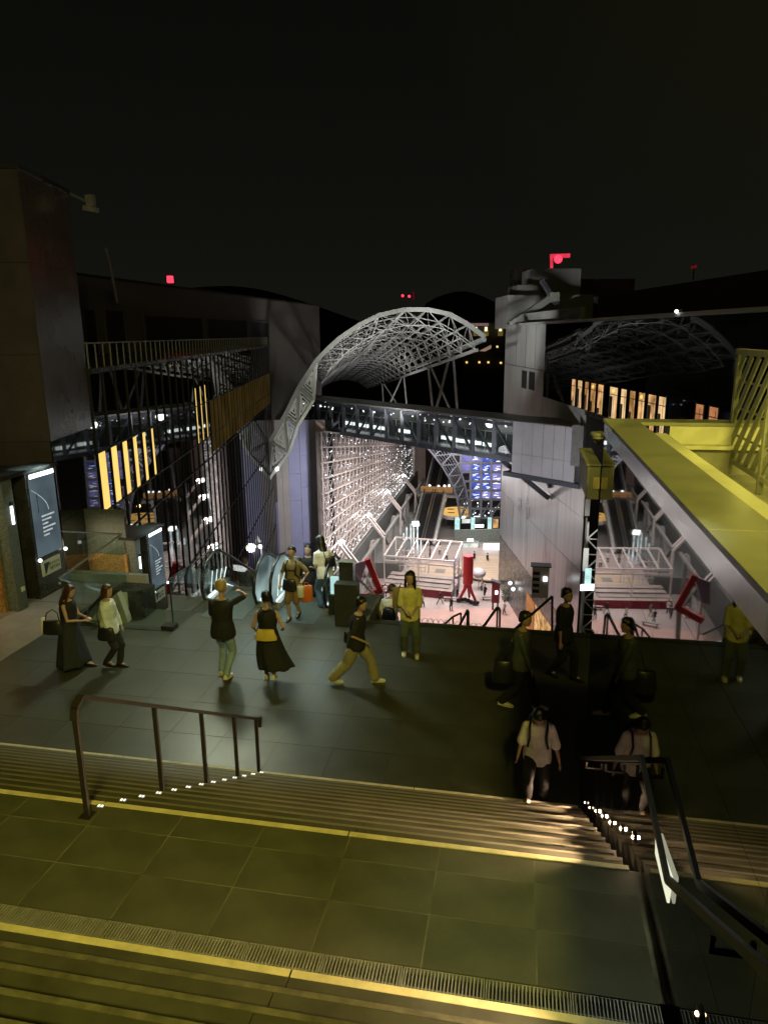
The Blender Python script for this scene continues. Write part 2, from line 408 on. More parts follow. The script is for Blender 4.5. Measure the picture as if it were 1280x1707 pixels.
# ---- two flights of steps, each stone slab a piece of its own
def flight(name, y0, z0, n, x0, x1, RUN):
    poly = [(x0, y0+0.02, z0-0.5), (x0, y0-RUN*n-0.3, z0-0.5), (x0, y0-RUN*n-0.3, z0+RISE*n-0.21), (x0, y0+0.02, z0-0.06)]
    o = MB().slab(poly, (x1-x0, 0, 0)).build(name, 'joint', kind='structure')
    L = 2.05
    for i in range(n):
        ya = y0-RUN*i; z = z0+RISE*(i+1)
        xs = [x0]+[x1-L*k for k in range(int((x1-x0)/L), -1, -1)]
        for a, b in zip(xs[:-1], xs[1:]):
            if b-a < 0.1: continue
            MB().box(a+.003, b-.003, ya-RUN-0.05, ya, z-0.155, z).build('step_slab', 'step', o)
    return o
fl = flight('lower_stairs', 7.95, 0.0, 12, -11.4, 0.88, RUN)
fu = flight('upper_stairs', 3.15, 2.15, 14, -9.4, 0.88, 0.262)
MB().box(-11.4, 0.88, 4.50, 4.54, 2.0, 2.146).build('top_riser', 'step', fl)
# nosing strips, in lengths, glued on the first and last edges
def strips(y0, y1, z, m, parent, x0, x1, L=2.05):
    k = 0
    while x1-L*k > x0:
        b = x1-L*k; a = max(x0, b-L)
        MB().box(a+.006, b-.006, y0, y1, z-0.02, z+0.004).build('nosing_strip', m, parent); k += 1
strips(4.505, 4.548, 2.15, 'nosing', fl, -11.4, 0.88)
strips(7.91, 7.952, RISE, 'nosing_white', fl, -11.4, 0.88)
strips(3.103, 3.152, 2.15+RISE, 'nosing', fu, -9.4, 0.88)
for i in range(1, 13):                       # worn pale edges on the upper flight
    MB().box(-9.4, 0.88, 3.15-.262*i-0.032, 3.15-.262*i+0.002, 2.15+RISE*(i+1)-0.01, 2.15+RISE*(i+1)+0.003).build('worn_edge', 'worn', fu)
for i in range(1, 12): MB().box(-11.4, 0.88, 7.95-RUN*i-0.020, 7.95-RUN*i+0.002, RISE*(i+1)-0.01, RISE*(i+1)+0.003).build('worn_edge', 'worn2', fl)
for i in range(2, 12):                       # small pale end marks near the wall
    MB().box(0.74, 0.86, 7.95-RUN*i-0.045, 7.95-RUN*i-0.008, RISE*(i+1)-0.01, RISE*(i+1)+0.006).build('end_mark', 'worn', fl)
# ---- drain grating along the foot of the upper flight
g = thing('drain_grating', 'long steel drain grating set along the foot of the nearest flight of steps', 'grating', (0, 3.33, 2.15))
MB().box(-9.4, 0.9, 3.155, 3.45, 2.03, 2.08).build('channel', 'black', g)
L = 0.49; k = 0
while 0.9-L*(k+1) > -9.4 and k < 14:
    a = 0.9-L*(k+1); mb = MB()
    if k == 0:
        n = 22
        for i in range(n):
            x = a+0.012+(L-0.024)*(i+.5)/n; mb.box(x-0.0046, x+0.0046, 3.195, 3.438, 2.118, 2.150)
        mb.box(a+.003, a+.011, 3.19, 3.442, 2.11, 2.151).box(a+L-.011, a+L-.003, 3.19, 3.442, 2.11, 2.151)
        mb.box(a+.003, a+L-.003, 3.19, 3.196, 2.11, 2.151).box(a+.003, a+L-.003, 3.437, 3.442, 2.11, 2.151).box(a+.003, a+L-.003, 3.310, 3.318, 2.11, 2.149)
        first = mb.build('grating_panel', 'grate', g)
    else:
        o = bpy.data.objects.new('grating_panel', first.data); COL.objects.link(o); o.parent = g; o.location = (-L*k, 0, random.uniform(-.001, .001))
    k += 1
# ---- the polished wall, panel by panel
wall = thing('polished_wall', 'black polished stone wall beside the steps mirroring the plaza lights', 'wall', (WX, 4, 0))
MB().box(WX+.022, 1.275, -1.2, 8.40, -0.5, 4.84).build('wall_core', 'black', wall)
zr = [-0.1, 0.32, 1.20, 2.07, 2.95, 3.82, 4.27, 4.70]
ys = [-1.2, 0.0, 1.2, 2.4, 3.6, 4.8, 6.0, 7.2, 8.43]
for i in range(len(ys)-1):
    for j in range(len(zr)-1):
        o = MB().box(WX, WX+.02, ys[i]+.0015, ys[i+1]-.0015, zr[j]+.0015, zr[j+1]-.0015).build('wall_panel', 'granite', wall)
for i in range(0, len(ys)-1, 2):
    MB().box(WX-.003, WX+.02, ys[i]+.001, ys[min(i+2, len(ys)-1)]-.001, 4.702, 4.855).build('metal_band', 'band', wall)
MB().box(WX, 1.275, 8.402, 8.43, -0.5, 4.855).build('end_panel', 'granite_dull', wall)
cop = thing('wall_coping', 'flat pale coping on top of the polished wall lit yellow by the terrace lamp', 'coping', (1.1, 4, 4.87))
for a, b in [(-1.2, 1.2), (1.206, 3.64), (3.646, 5.97)]:
    bevel(MB().box(WX-.018, 1.285, a, b, 4.858, 4.895).build('coping_slab', 'coping', cop), .004)
bevel(MB().slab([(WX-.018, 5.976, 4.858), (1.285, 5.976, 4.858), (1.285, 8.12, 4.858), (WX-.018, 8.46, 4.858)], (0, 0, .037)).build('coping_slab', 'coping', cop), .004)
bevel(MB().slab([(WX-.018, 8.463, 4.858), (1.285, 8.123, 4.858), (2.5, 8.123, 4.858), (2.5, 8.463, 4.858)], (0, 0, .037)).build('coping_slab', 'coping', cop), .004)
bevel(MB().box(2.506, 6.0, 8.123, 8.463, 4.858, 4.895).build('coping_slab', 'coping', cop), .004)
ter = MB().box(1.28, 7.5, -1.2, 8.40, 4.0, 4.35).build('roof_terrace', 'terrace', kind='structure')
pw = thing('terrace_parapet', 'stained yellow lit inner parapet at the end of the roof terrace', 'wall', (3, 8.2, 4.3))
MB().box(1.60, 6.0, 8.10, 8.42, 4.35, 4.62).build('lower_face', 'terrace', pw)
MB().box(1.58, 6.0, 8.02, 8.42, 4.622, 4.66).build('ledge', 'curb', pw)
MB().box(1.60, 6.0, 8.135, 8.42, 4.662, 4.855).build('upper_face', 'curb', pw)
for a, b in [(-1.2, 2.6), (2.606, 5.90), (5.906, 8.1)]:
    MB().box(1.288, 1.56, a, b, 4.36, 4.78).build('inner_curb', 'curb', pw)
# ---- lattice screen
s = thing('lattice_screen', 'tall yellow lit screen of slanted slats standing on the terrace behind the coping', 'screen', (2.24, 6.6, 4.35))
ya, yb, zt, zb = 5.0, 8.18, 5.61, 4.50
for y in (8.18, 7.10, 6.05, 5.0): MB().box(2.215, 2.265, y-.03, y+.03, 4.35, zt).build('post', 'screen', s)
MB().box(2.20, 2.28, ya, yb+.03, zt, zt+.06).build('top_rail', 'screen', s)
MB().box(2.22, 2.26, ya, yb, zb-.02, zb+.03).build('bottom_rail', 'screen', s)
y = ya-1.0
while y < yb-0.03:
    a = Vector((2.24, y+1.05, zb)); b = Vector((2.24, y, zt))       # slanted slats, clipped to the frame
    t0 = max(0, (a.y-yb)/(a.y-b.y)) if a.y > yb else 0; t1 = min(1, (a.y-ya)/(a.y-b.y)) if b.y < ya else 1
    if t1-t0 > 0.05:
        p, q = a.lerp(b, t0), a.lerp(b, t1)
        MB().bar(p, q, 0.085, 0.014, (1, 0, 0)).build('slat', 'screen', s)
    y += 0.235
for zz in (4.78, 5.06, 5.34): MB().box(2.248, 2.256, ya, yb, zz-.012, zz+.012).build('cross_strip', 'screen', s)
# ---- yellow box and dome beyond the wall end
bx = thing('switch_box', 'yellow lit metal box fixed beyond the end of the polished wall', 'box', (0.89, 9.05, 3.84))
bevel(MB().box(0.80, 0.945, 8.50, 9.7, 3.93, 4.335).build('cabinet', 'screen', bx), .008)
MB().box(0.785, 0.948, 8.48, 9.75, 4.337, 4.352).build('lid', 'screen', bx)
MB().box(0.87, 0.942, 8.488, 8.498, 4.06, 4.20).build('plate', 'nosing', bx)
MB().box(0.95, 1.0, 8.44, 9.05, 4.0, 4.06).build('arm', 'plinth', bx)
dm = thing('dome_camera', 'pale dome camera with a round hood hanging off the wall end', 'camera', (1.0, 9.5, 4.55))
MB().disc((1.0, 9.5, 4.56), .10, .10, .035, 24).disc((1.0, 9.5, 4.52), .075, .075, .04, 24).build('hood', 'coping', dm)
MB().ball((1.0, 9.5, 4.50), .055, 12, 8).build('dome', 'rubber', dm, smooth=True)
MB().bar((1.0, 9.5, 4.60), (1.35, 8.4, 4.62), .03).build('arm', 'screen', dm)

# ---- handrails on the steps
RX = -3.27
hr = thing('stair_handrail', 'dark steel handrail with five posts running down the wide steps', 'handrail', (RX, 6.1, 0))
for y, z in [(4.37, 2.15), (5.50, 1.53), (6.42, .95), (7.25, .42), (7.93, 0)]:
    top = {4.37: 3.06}.get(y, 3.13-(y-4.47)*.6304)
    MB().box(RX-.02, RX+.02, y-.014, y+.014, z, top).build('post', 'rail', hr)
    MB().box(RX-.05, RX+.05, y-.05, y+.05, z, z+.008).build('foot_plate', 'rail', hr)
mb = MB(); pts = [(RX, 4.36, 3.00), (RX, 4.38, 3.09), (RX, 4.47, 3.14), (RX, 7.96, .94), (RX, 8.06, .90), (RX, 8.03, .78)]
for a, b in zip(pts[:-1], pts[1:]): mb.bar(a, b, .06, .035)
mb.build('rail', 'rail', hr)
# step lights under the rail
led = None
ORD = 'first second third fourth fifth sixth seventh eighth ninth tenth eleventh twelfth'.split()
for i in range(13):
    y = 7.95-RUN*i; z = RISE*i if i else 0.0
    p = (RX+.04, y-0.03, z+RISE+0.002) if i < 12 else (RX+.04, 4.49, 2.153)
    if led is None:
        led = thing('step_light', 'twin marker light on the lowest step edge under the dark handrail', 'step light', p, group='marker lights under the stair handrail')
        MB().box(-.022, -.005, -.012, .012, 0, .006).build('lens', 'g_led', led, local=True)
        MB().box(.006, .023, -.012, .012, 0, .006).build('lens', 'g_led', led, local=True)
        MB().box(-.03, .03, -.018, .018, -.002, .003).build('housing', 'grate', led, local=True)
    else: dup(led, p, label='twin marker light on the %s step up from the landing, under the dark handrail' % ORD[i] if i < 12 else 'twin marker light on the top yellow nosing beside the dark handrail')
wr = thing('wall_handrail', 'black handrail bent along the polished wall above the lit steps', 'handrail', (0.87, 4, 2.9))
mb = MB(); pts = [(.87, 8.0, .80), (.87, 7.8, .92), (.87, 4.39, 3.12), (.87, 3.46, 2.98), (.87, 2.66, 3.46), (.87, 1.2, 4.35)]
for a, b in zip(pts[:-1], pts[1:]): mb.bar(a, b, .028, .042)
mb.build('rail', 'rail', wr)
for y, z in [(7.3, 1.21), (5.9, 2.10), (4.5, 3.0), (2.66, 3.40), (1.6, 4.05)]:
    MB().bar((.87, y, z-.01), (.87, y, z-.09), .02).bar((.87, y, z-.08), (.95, y, z-.08), .02).build('bracket', 'rail', wr)
lp = thing('reflection_plate', 'pale glowing plate for a lamp reflection in the polished wall below the handrail bend', 'reflection', (.935, 3.8, 2.75))
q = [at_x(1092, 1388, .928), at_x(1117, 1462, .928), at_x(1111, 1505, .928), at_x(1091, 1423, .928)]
MB().slab(q, (.014, 0, 0)).build('glow_patch', 'g_reflection', lp)  # emissive plate stands in for a lamp reflection in the wall
# wall lamps washing the steps
wl = None
WLN = ['warm wall lamp second up from the landing', 'warm wall lamp third up from the landing', 'warm wall lamp fourth up from the landing', 'warm wall lamp fifth up from the landing', 'warm wall lamp second from the top step', 'warm wall lamp beside the top step of the lit flight', 'warm wall lamp low at the nearest corner of the wall by the grating']
for (y, z) in [(7.75, .36), (7.3, .62), (6.81, .94), (6.34, 1.23), (5.86, 1.52), (5.31, 1.88), (4.8, 2.2), (2.94, 2.68)]:
    if wl is None:
        wl = thing('wall_step_lamp', 'small warm lamp set in the polished wall just above the lowest step', 'lamp', (.94, y, z), group='warm lamps in the polished wall')
        MB().ball((-.004, 0, 0), .012, 10, 6).build('bulb', 'g_warmdot', wl, local=True, smooth=True)
        MB().box(-.004, .012, -.03, .03, -.03, .03).build('bezel', 'rail', wl, local=True)
    else: dup(wl, (.94, y, z), label=WLN.pop(0))
    if 4.7 < y < 7.2: lamp('step_lamp_spill', 'POINT', (.926, y, z), 5.0, (1.0, .68, .42), size=.012)
    lamp('step_lamp_light', 'SPOT', (.90, y, z+.03), 330 if y < 5.9 else 130, (1.0, .66, .40), (-2.0, y-0.25, z-.22), size=.015, spot=70, blend=.9)

# ================================================================== THE BIG STRUCTURE
def vrect(x0, y0, x1, y1, v):                # two picture corners seen on the plane v: u0, u1, z0, z1
    a, b = UV(at_v(x0, y0, v)), UV(at_v(x1, y1, v))
    return min(a[0], b[0]), max(a[0], b[0]), min(a[2], b[2]), max(a[2], b[2])
# ---- hills and far lights
def hill(u0, u1, v, z0, prof, name):
    n = 60; mb = MB(); pts = []
    for i in range(n+1):
        t = i/n; h = 0
        for (c, w, hh) in prof: h = max(h, hh*math.exp(-((t-c)/w)**2))
        h += 6*noise.noise(Vector((t*9, v*.001, 0)))+2.5*noise.noise(Vector((t*40, 1, 0)))
        pts.append((u0+(u1-u0)*t, max(h, 0)))
    top = [W(u, v, z0+h) for u, h in pts]; front = [W(u, v-900, z0-20) for u, h in pts]; back = [W(u, v+900, z0-20) for u, h in pts]
    k = n+1
    fs = [(i, i+1, k+i+1, k+i) for i in range(n)]+[(k+i, k+i+1, 2*k+i+1, 2*k+i) for i in range(n)]
    return mb.add(front+top+back, fs).build(name, 'hill', kind='structure', smooth=True)
hill(-2600, 700, 3200, -60, [(.62, .20, 275), (.30, .2, 215)], 'hills')
hill(300, 2600, 2900, -60, [(.06, .13, 226), (.26, .14, 190)], 'hills')
MB().box(-4000, 4000, -200, 6000, -40.3, -40).build('ground', 'hill', kind='structure')

# ---- left: granite tower, mirror facade, set back block
tw = thing('granite_tower', 'tall dark stone clad tower at the left edge with a jutting roof lamp', 'tower', W(-12, 22, 0))
bl = [(-8.5, 20.34), (-8.5, 23.75), (-22, 23.75), (-22, 20.34)]
zr = [-26, -5, 0.6, 3.0, 5.4, 7.8, 10.15]
MB().wbox(-22, -8.53, 20.4, 23.7, -26, 10.1).build('core', 'black', tw)
for a, b in zip(zr[:-1], zr[1:]):
    for v0, v1 in [(20.36, 22.0), (22.0, 23.75)]:
        MB().wbox(-8.53, -8.5, v0+.006, v1-.006, a+.006, b-.006).build('stone_panel', 'granite' if b < 3.2 else 'tower', tw)
    for k in range(4):
        u1 = -8.535-3.0*k; MB().wbox(u1-2.988, u1, 20.36, 20.395, a+.006, b-.006).build('stone_panel', 'tower', tw)
MB().wbox(-22.05, -8.45, 20.3, 23.8, 10.10, 10.22).build('roof_edge', 'granite_dull', tw)
rl = thing('roof_floodlight', 'grey flood lamp on an arm sticking out of the dark tower roof', 'floodlight', at_u(121, 326, -8.5))
mb = MB(); p0 = at_u(118, 323, -8.5); p1 = at_u(146, 336, -7.9)
mb.bar(p0, p1, .07).build('arm', 'steel_grey', rl)
MB().bar(p1+Vector((.1, 0, .18)), p1+Vector((.12, 0, -.16)), .24, .18).build('head', 'steel_grey', rl)
MB().bar(p1+Vector((-.12, 0, -.18)), p1+Vector((.3, 0, -.26)), .2, .14).build('lamp_box', 'steel_grey', rl)
pp = thing('slanting_pole', 'thin grey pole leaning on the set back roof behind the tower', 'pole', at_u(192, 500, -14))
MB().tube([at_u(196, 505, -14), at_u(183, 440, -14), at_u(176, 416, -14)], [.07, .09, .09], 8).build('shaft', 'steel_grey', pp)
MB().ball(at_u(176, 416, -14), .16, 10, 6).build('cap', 'steel_grey', pp)

FU, V0, V1 = -8.5, 23.8, 75.4
fc = thing('mirror_facade', 'tall dark mirror glass facade on the left with gold lit blinds', 'building', W(FU, 50, -25))
MB().wbox(FU-1.2, FU-.06, V0, V1, -26, 4.7).build('core', 'black', fc)
zr = [-25, -18.5, -14.2, -9.9, -5.62, -1.22, 0.05, 2.12, 4.70]
nb_, bw = 20, (V1-V0)/20
for i in range(nb_):
    for a, b in zip(zr[:-1], zr[1:]):
        v0, v1 = V0+bw*i+.02, V0+bw*(i+1)-.02
        t = random.uniform(-1, 1)*.003; t2 = random.uniform(-1, 1)*.003
        MB().hexa([W(FU-.05, v0, a), W(FU+t, v0, a+.02), W(FU, v1, a+.02), W(FU-.05, v1, a), W(FU-.05, v0, b), W(FU+t+t2, v0, b-.02), W(FU+t2, v1, b-.02), W(FU-.05, v1, b)]).build('pane', 'mirror', fc)
for i in range(nb_*2+1):
    v = V0+bw/2*i; MB().wbox(FU-.02, FU+.05, v-.015, v+.015, -25, 4.70).build('mullion', 'mullion', fc)
for z in zr[1:]:
    MB().wbox(FU-.02, FU+.045, V0, V1, z-.024, z+.024).build('transom', 'mullion', fc)
for i in range(nb_*2):
    v = V0+bw/2*i
    if v < 31.4:
        MB().wbox(FU+.006, FU+.02, v+.05, v+.05+bw/2*max(.22, .54-.045*(v-24)), .10, 2.06).build('gold_blind', 'g_gold', fc)
    elif 39 < v < 42.2: MB().wbox(FU+.006, FU+.02, v+.05, v+.05+bw/2*.22, .10, 3.1).build('gold_blind', 'g_gold', fc)
    elif v > 43: MB().wbox(FU+.006, FU+.02, v+.05, v+bw/2-.07, -1.0, 2.06).build('gold_blind', 'g_gold_dim', fc)
MB().wbox(-31, FU+.12, V0, V1, 4.72, 4.86).build('roof_slab', 'granite_dull', fc)
rg = thing('roof_railing', 'long row of thin roof rail bars above the mirror facade', 'railing', W(FU, 50, 4.86))
n = 69
MB().wbox(FU-.03, FU+.03, V0, V1, 5.64, 5.69).build('top_rail', 'steel_grey', rg)
for i in range(n):
    v = V0+.15+(V1-V0-.3)*i/(n-1); MB().wbox(FU-.02, FU+.02, v-.02, v+.02, 4.86, 5.64).build('bar', 'steel_grey', rg)
sb = thing('setback_block', 'long brownish grey block set back above the mirror facade with dark windows', 'building', (-27, 65, 0))
SX = -26.0
MB().box(SX-9, SX, 36, 92.1, -12, 9.4).build('wall', 'brownwall', sb)
MB().box(SX-9.1, SX+.12, 35.8, 92.2, 9.402, 9.56).build('roof_edge', 'black', sb)
for (x0, y0, x1, y1) in [(139, 517, 163, 572), (174, 519, 210, 574), (240, 531, 338, 566), (345, 535, 412, 566), (419, 538, 447, 568)]:
    a, b = at_x(x0, y0, SX), at_x(x1, y1, SX)
    fr = MB(); z0, z1 = min(a.z, b.z)-.6, max(a.z, at_x(x1, y0, SX).z)
    fr.box(SX, SX+.1, a.y-.12, a.y, z0-.1, z1+.1).box(SX, SX+.1, b.y, b.y+.12, z0-.1, z1+.1).box(SX, SX+.1, a.y, b.y, z1, z1+.12).box(SX, SX+.1, a.y, b.y, z0-.12, z0)
    f = fr.build('window', 'brownwall', sb)
    MB().box(SX+.004, SX+.03, a.y, b.y, z0, z1).build('pane', 'black', f)
bc = thing('beacon', 'red aircraft beacon glowing on the left block roof', 'beacon', at_x(284, 465, SX-1))
p = at_x(284, 466, SX-1)
MB().box(p.x-.18, p.x+.18, p.y-.18, p.y+.18, p.z-.24, p.z+.26).build('lens', 'g_red', bc)
MB().box(p.x-.15, p.x+.15, p.y-.15, p.y+.15, 9.5, p.z-.3).build('stand', 'steel_dark', bc)
lamp('beacon_light', 'POINT', p+Vector((.9, -.6, .5)), 12, (1, .05, .08), size=.3)

# ---- right: pale block, black glass facade
RU = 18.0
rb = thing('pale_block', 'pale concrete block with stepped roofs and two slit windows on the right', 'building', W(RU, 75, 0))
MB().wbox(RU, 32, 66.9, 84.2, -3.2, 6.62).build('wall', 'concrete', rb)
MB().wbox(RU+.02, 32, 54.2, 66.88, -3.2, 0.0).build('lower_wall', 'concrete', rb)
for z in (2.4, ): MB().wbox(RU-.02, RU+.01, 66.95, 84.1, z-.03, z+.03).build('joint_line', 'mullion', rb)
for v in (70.3, 74.2, 78.5): MB().wbox(RU-.015, RU+.01, v-.02, v+.02, 2.44, 6.6).build('joint_line', 'mullion', rb)
for (x0, y0, x1, y1) in [(870, 617, 877, 650), (882, 619, 890, 653)]:
    a, b = UV(at_u(x0, y0, RU)), UV(at_u(x1, y1, RU))
    w_ = MB().wbox(RU-.03, RU+.01, b[1], a[1], b[2]+.1, a[2]).build('window', 'black', rb)
def block(x0, y0, x1, y1, v, d, name, m, parent):
    a = vrect(x0, y0, x1, y1, v); return MB().wbox(a[0], a[1], v, v+d, a[2], a[3]).build(name, m, parent)
block(846, 492, 986, 546, 84.3, 7, 'upper_wall', 'concrete', rb)
block(862, 475, 912, 493, 86.5, 5, 'stair_head', 'concrete', rb)
block(886, 448, 966, 493, 89, 6, 'lift_house', 'concrete', rb)
block(966, 465, 1056, 494, 92, 6, 'plant_room', 'brownwall', rb)
block(858, 448, 885, 478, 94, 3, 'rear_house', 'granite_dull', rb)
MB().bar(at_v(852, 541, 80), at_v(921, 494, 80), .9, .7).build('sloping_beam', 'concrete', rb)
a = vrect(870, 513, 1000, 530, 74); MB().wbox(RU+1.0, RU+1.4, 60, 80, 6.6, 7.9).build('roof_parapet', 'concrete', rb)
MB().wbox(26.5, 44, 22, 78, 6.88, 9.6).build('roof_storey', 'brownwall', rb)
gd = thing('roof_gondola', 'dark window cleaning crane leaning on the pale block roof', 'crane', at_v(920, 508, 78))
MB().bar(at_v(902, 466, 78), at_v(929, 509, 78), .5, .35).build('boom', 'steel_dark', gd)
MB().bar(at_v(908, 466, 78.6), at_v(936, 507, 78.6), .12).bar(at_v(900, 470, 78.6), at_v(925, 511, 78.6), .12).build('ladder_rails', 'steel_grey', gd)
p = at_v(924, 494, 77.6); MB().box(p.x-.5, p.x+.5, p.y-.3, p.y+.3, p.z-.5, p.z+.4).build('winch', 'steel', gd)
rf = thing('red_roof_frame', 'red glowing lamp frame on top of the pale block roof', 'beacon', at_v(920, 445, 91))
MB().bar(at_v(919, 447, 91), at_v(919, 427, 91), .35).bar(at_v(917, 427, 91), at_v(949, 426, 91), .45).build('frame', 'g_redlow', rf)
MB().ball(at_v(930, 432, 90.7), .5, 10, 6).build('lens', 'g_red', rf)
lamp('red_frame_light', 'POINT', at_v(932, 436, 90), 60, (1, .06, .10), size=.4)
rm = thing('red_mast', 'thin mast with a dim red lamp far over the right roof', 'beacon', at_v(1154, 462, 120))
MB().bar(at_v(1155, 466, 120), at_v(1156, 441, 120), .25).build('mast', 'steel_dark', rm)
MB().bar(at_v(1152, 446, 119.8), at_v(1160, 444, 119.8), .45).build('lens', glow('dim_red', (1, .05, .05), .10), rm)

gf = thing('black_glass_facade', 'black glass facade on the right mirroring the truss with warm windows', 'building', W(RU, 45, 0))
GV0, GV1 = 20.0, 66.8
MB().wbox(RU+.06, 40, GV0, GV1, -3.2, 6.6).build('core', 'black', gf)
nc = 18; bw2 = (GV1-GV0)/nc
for i in range(nc):
    for a, b in [(.05, 2.25), (2.25, 4.45), (4.45, 6.62)]:
        v0, v1 = GV0+bw2*i+.012, GV0+bw2*(i+1)-.012; t = random.uniform(-1, 1)*.012; t2 = random.uniform(-1, 1)*.012
        MB().hexa([W(RU+.05, v0, a+.01), W(RU+t, v0, a+.01), W(RU, v1, a+.01), W(RU+.05, v1, a+.01), W(RU+.05, v0, b-.01), W(RU+t+t2, v0, b-.01), W(RU+t2, v1, b-.01), W(RU+.05, v1, b-.01)]).build('pane', 'mirror2', gf)
MB().wbox(RU-.25, 40, GV0, 84.2, 6.64, 6.86).build('roof_edge', 'concrete', gf)
MB().wbox(RU-.1, 40, GV0, 54.1, -.3, 0.03).build('sill', 'granite_dull', gf)
wins = [(953, 959), (963, 970), (975, 981), (985, 993), (997, 1006), (1017, 1030), (1036, 1045), (1051, 1060), (1066, 1076), (1082, 1095), (1100, 1112)]
for k, (xa, xb) in enumerate(wins+[(1163, 1176), (1186, 1201)]):
    v1, v0 = UV(at_u(xa, 660, RU))[1], UV(at_u(xb, 660, RU))[1]
    w_ = MB().wbox(RU-.05, RU-.03, v0, v1, .08, 2.18).build('lit_window', ['g_warm', 'g_warm2', 'g_warm3'][(k*5+k//3) % 3] if k < 11 else 'g_orange', gf)
    MB().wbox(RU-.07, RU-.02, v1, v1+.10, .05, 2.25).build('window_frame', 'mullion', w_)
    MB().wbox(RU-.07, RU-.02, v0-.10, v0, .05, 2.25).build('window_frame', 'mullion', w_)
    f_ = (v1-v0)
    MB().wbox(RU-.058, RU-.051, v0+f_*(.25+.1*(k % 3)), v0+f_*(.25+.1*(k % 3))+.05, .08, 2.0).wbox(RU-.058, RU-.051, v0, v1, 1.66, 1.71).build('glazing_bar', 'copper', w_)
    MB().wbox(RU-.056, RU-.051, v0+f_*.62, v1-.02, .10, .5+.35*((k*7) % 4)).build('furniture', 'brownwall', w_)
    MB().wbox(RU-.057, RU-.0515, v0+.02, v0+f_*.2, .10, 1.64).build('door_leaf', 'g_warm' if k % 2 else 'g_warm3', w_)
    if k in (3, 5, 8): MB().ball(W(RU-.06, (v0+v1)/2, 1.95), .13, 10, 6).build('ceiling_lamp', 'g_gold', w_)
sl = thing('roof_spot', 'tiny bright lamp at the edge of the black glass roof', 'lamp', at_u(1127, 519, RU-.3))
p = at_u(1127, 519, RU-.35); MB().ball(p, .09, 8, 6).build('bulb', 'g_white', sl); MB().bar(p, p+Vector((.3, .1, .1)), .06).build('bracket', 'steel_grey', sl)

# ---- metal clad wall of the plaza, stone below
mw = thing('metal_clad_wall', 'brushed metal panelled wall on the right of the plaza under the bridge', 'wall', W(RU, 68, -25))
MB().wbox(RU+.05, RU+3, 53.2, 84.2, -25, -3.25).build('core', 'black', mw)
cols = [53.3+(84.1-53.3)*i/9 for i in range(10)]
for i in range(9):
    for a, b in [(-18.4, -12.8), (-12.8, -8.4), (-8.4, -3.25)]:
        t = random.uniform(-.02, .02)
        MB().hexa([W(RU+.05, cols[i]+.02, a+.02), W(RU+t, cols[i]+.02, a+.02), W(RU, cols[i+1]-.02, a+.02), W(RU+.05, cols[i+1]-.02, a+.02), W(RU+.05, cols[i]+.02, b-.02), W(RU+t, cols[i]+.02, b-.02), W(RU, cols[i+1]-.02, b-.02), W(RU+.05, cols[i+1]-.02, b-.02)]).build('metal_panel', 'panel', mw)
    MB().wbox(RU+.0, RU+.05, cols[i]+.02, cols[i+1]-.02, -25, -18.44).build('stone_panel', 'granite_dull', mw)
for (x0, y0, x1, y1, m) in [(905, 962, 912, 1005, 'g_warm'), (914, 966, 923, 1008, 'g_warm'), (925, 970, 936, 1012, 'g_orange'), (878, 985, 890, 1008, 'g_orange'), (893, 985, 903, 1010, 'g_warm')]:
    a, b = UV(at_u(x0, y0, RU)), UV(at_u(x1, y1, RU))
    MB().wbox(RU-.04, RU-.01, min(a[1], b[1]), max(a[1], b[1]), -24.9, -20.6).build('shop_window', m, mw)
for (x0, y0, x1, y1) in [(864, 827, 868, 849), (876, 837, 882, 862)]:
    a, b = UV(at_u(x0, y0, RU)), UV(at_u(x1, y1, RU)); z0, z1 = b[2], a[2]
    sg = MB().wbox(RU-.05, RU-.025, b[1], a[1], z0, z1).build('sign_plate', 'panel', mw)
    for k in range(4):
        zz = z0+(z1-z0)*(k+.5)/4; h = (z1-z0)/11; vm = (a[1]+b[1])/2; d = (a[1]-b[1])*.36
        MB().wbox(RU-.06, RU-.051, vm-d, vm+d, zz+h*.5, zz+h).wbox(RU-.06, RU-.051, vm-d, vm+d, zz-h, zz-h*.5).wbox(RU-.06, RU-.051, vm-d*.2, vm+d*.2, zz-h*.5, zz+h*.5).build('sign_stroke', 'steel_dark', sg)

# ---- the bridge across the hall
PR, PL = W(18.0, 55.5, 0), W(-8.4, 89.4, 0)
ed = (PL-PR).normalized(); en = Vector((-ed.y, ed.x, 0))
if en.dot(Vector((AX[0], AX[1], 0))) < 0: en = -en
LEN = (PL-PR).length
ZT, ZB, ZC = -1.44, -4.95, -5.75
def S(s, d, z): q = PR+ed*s+en*d; return Vector((q.x, q.y, z))
br = thing('covered_bridge', 'long steel truss footbridge with glass sides crossing high over the plaza', 'bridge', S(LEN/2, 1.8, ZB))
BASE[br.name] = Vector(br.location)
MB().hexa([S(0, .1, ZB-.15), S(LEN, .1, ZB-.15), S(LEN, 3.5, ZB-.15), S(0, 3.5, ZB-.15), S(0, .1, ZB+.05), S(LEN, .1, ZB+.05), S(LEN, 3.5, ZB+.05), S(0, 3.5, ZB+.05)]).build('deck', 'steel_dark', br)
MB().hexa([S(0, -.1, ZT-.18), S(LEN, -.1, ZT-.18), S(LEN, 3.7, ZT-.18), S(0, 3.7, ZT-.18), S(0, -.1, ZT), S(LEN, -.1, ZT), S(LEN, 3.7, ZT), S(0, 3.7, ZT)]).build('roof', 'steel_grey', br)
nbay = 15; sb_ = (LEN-6.4)/nbay
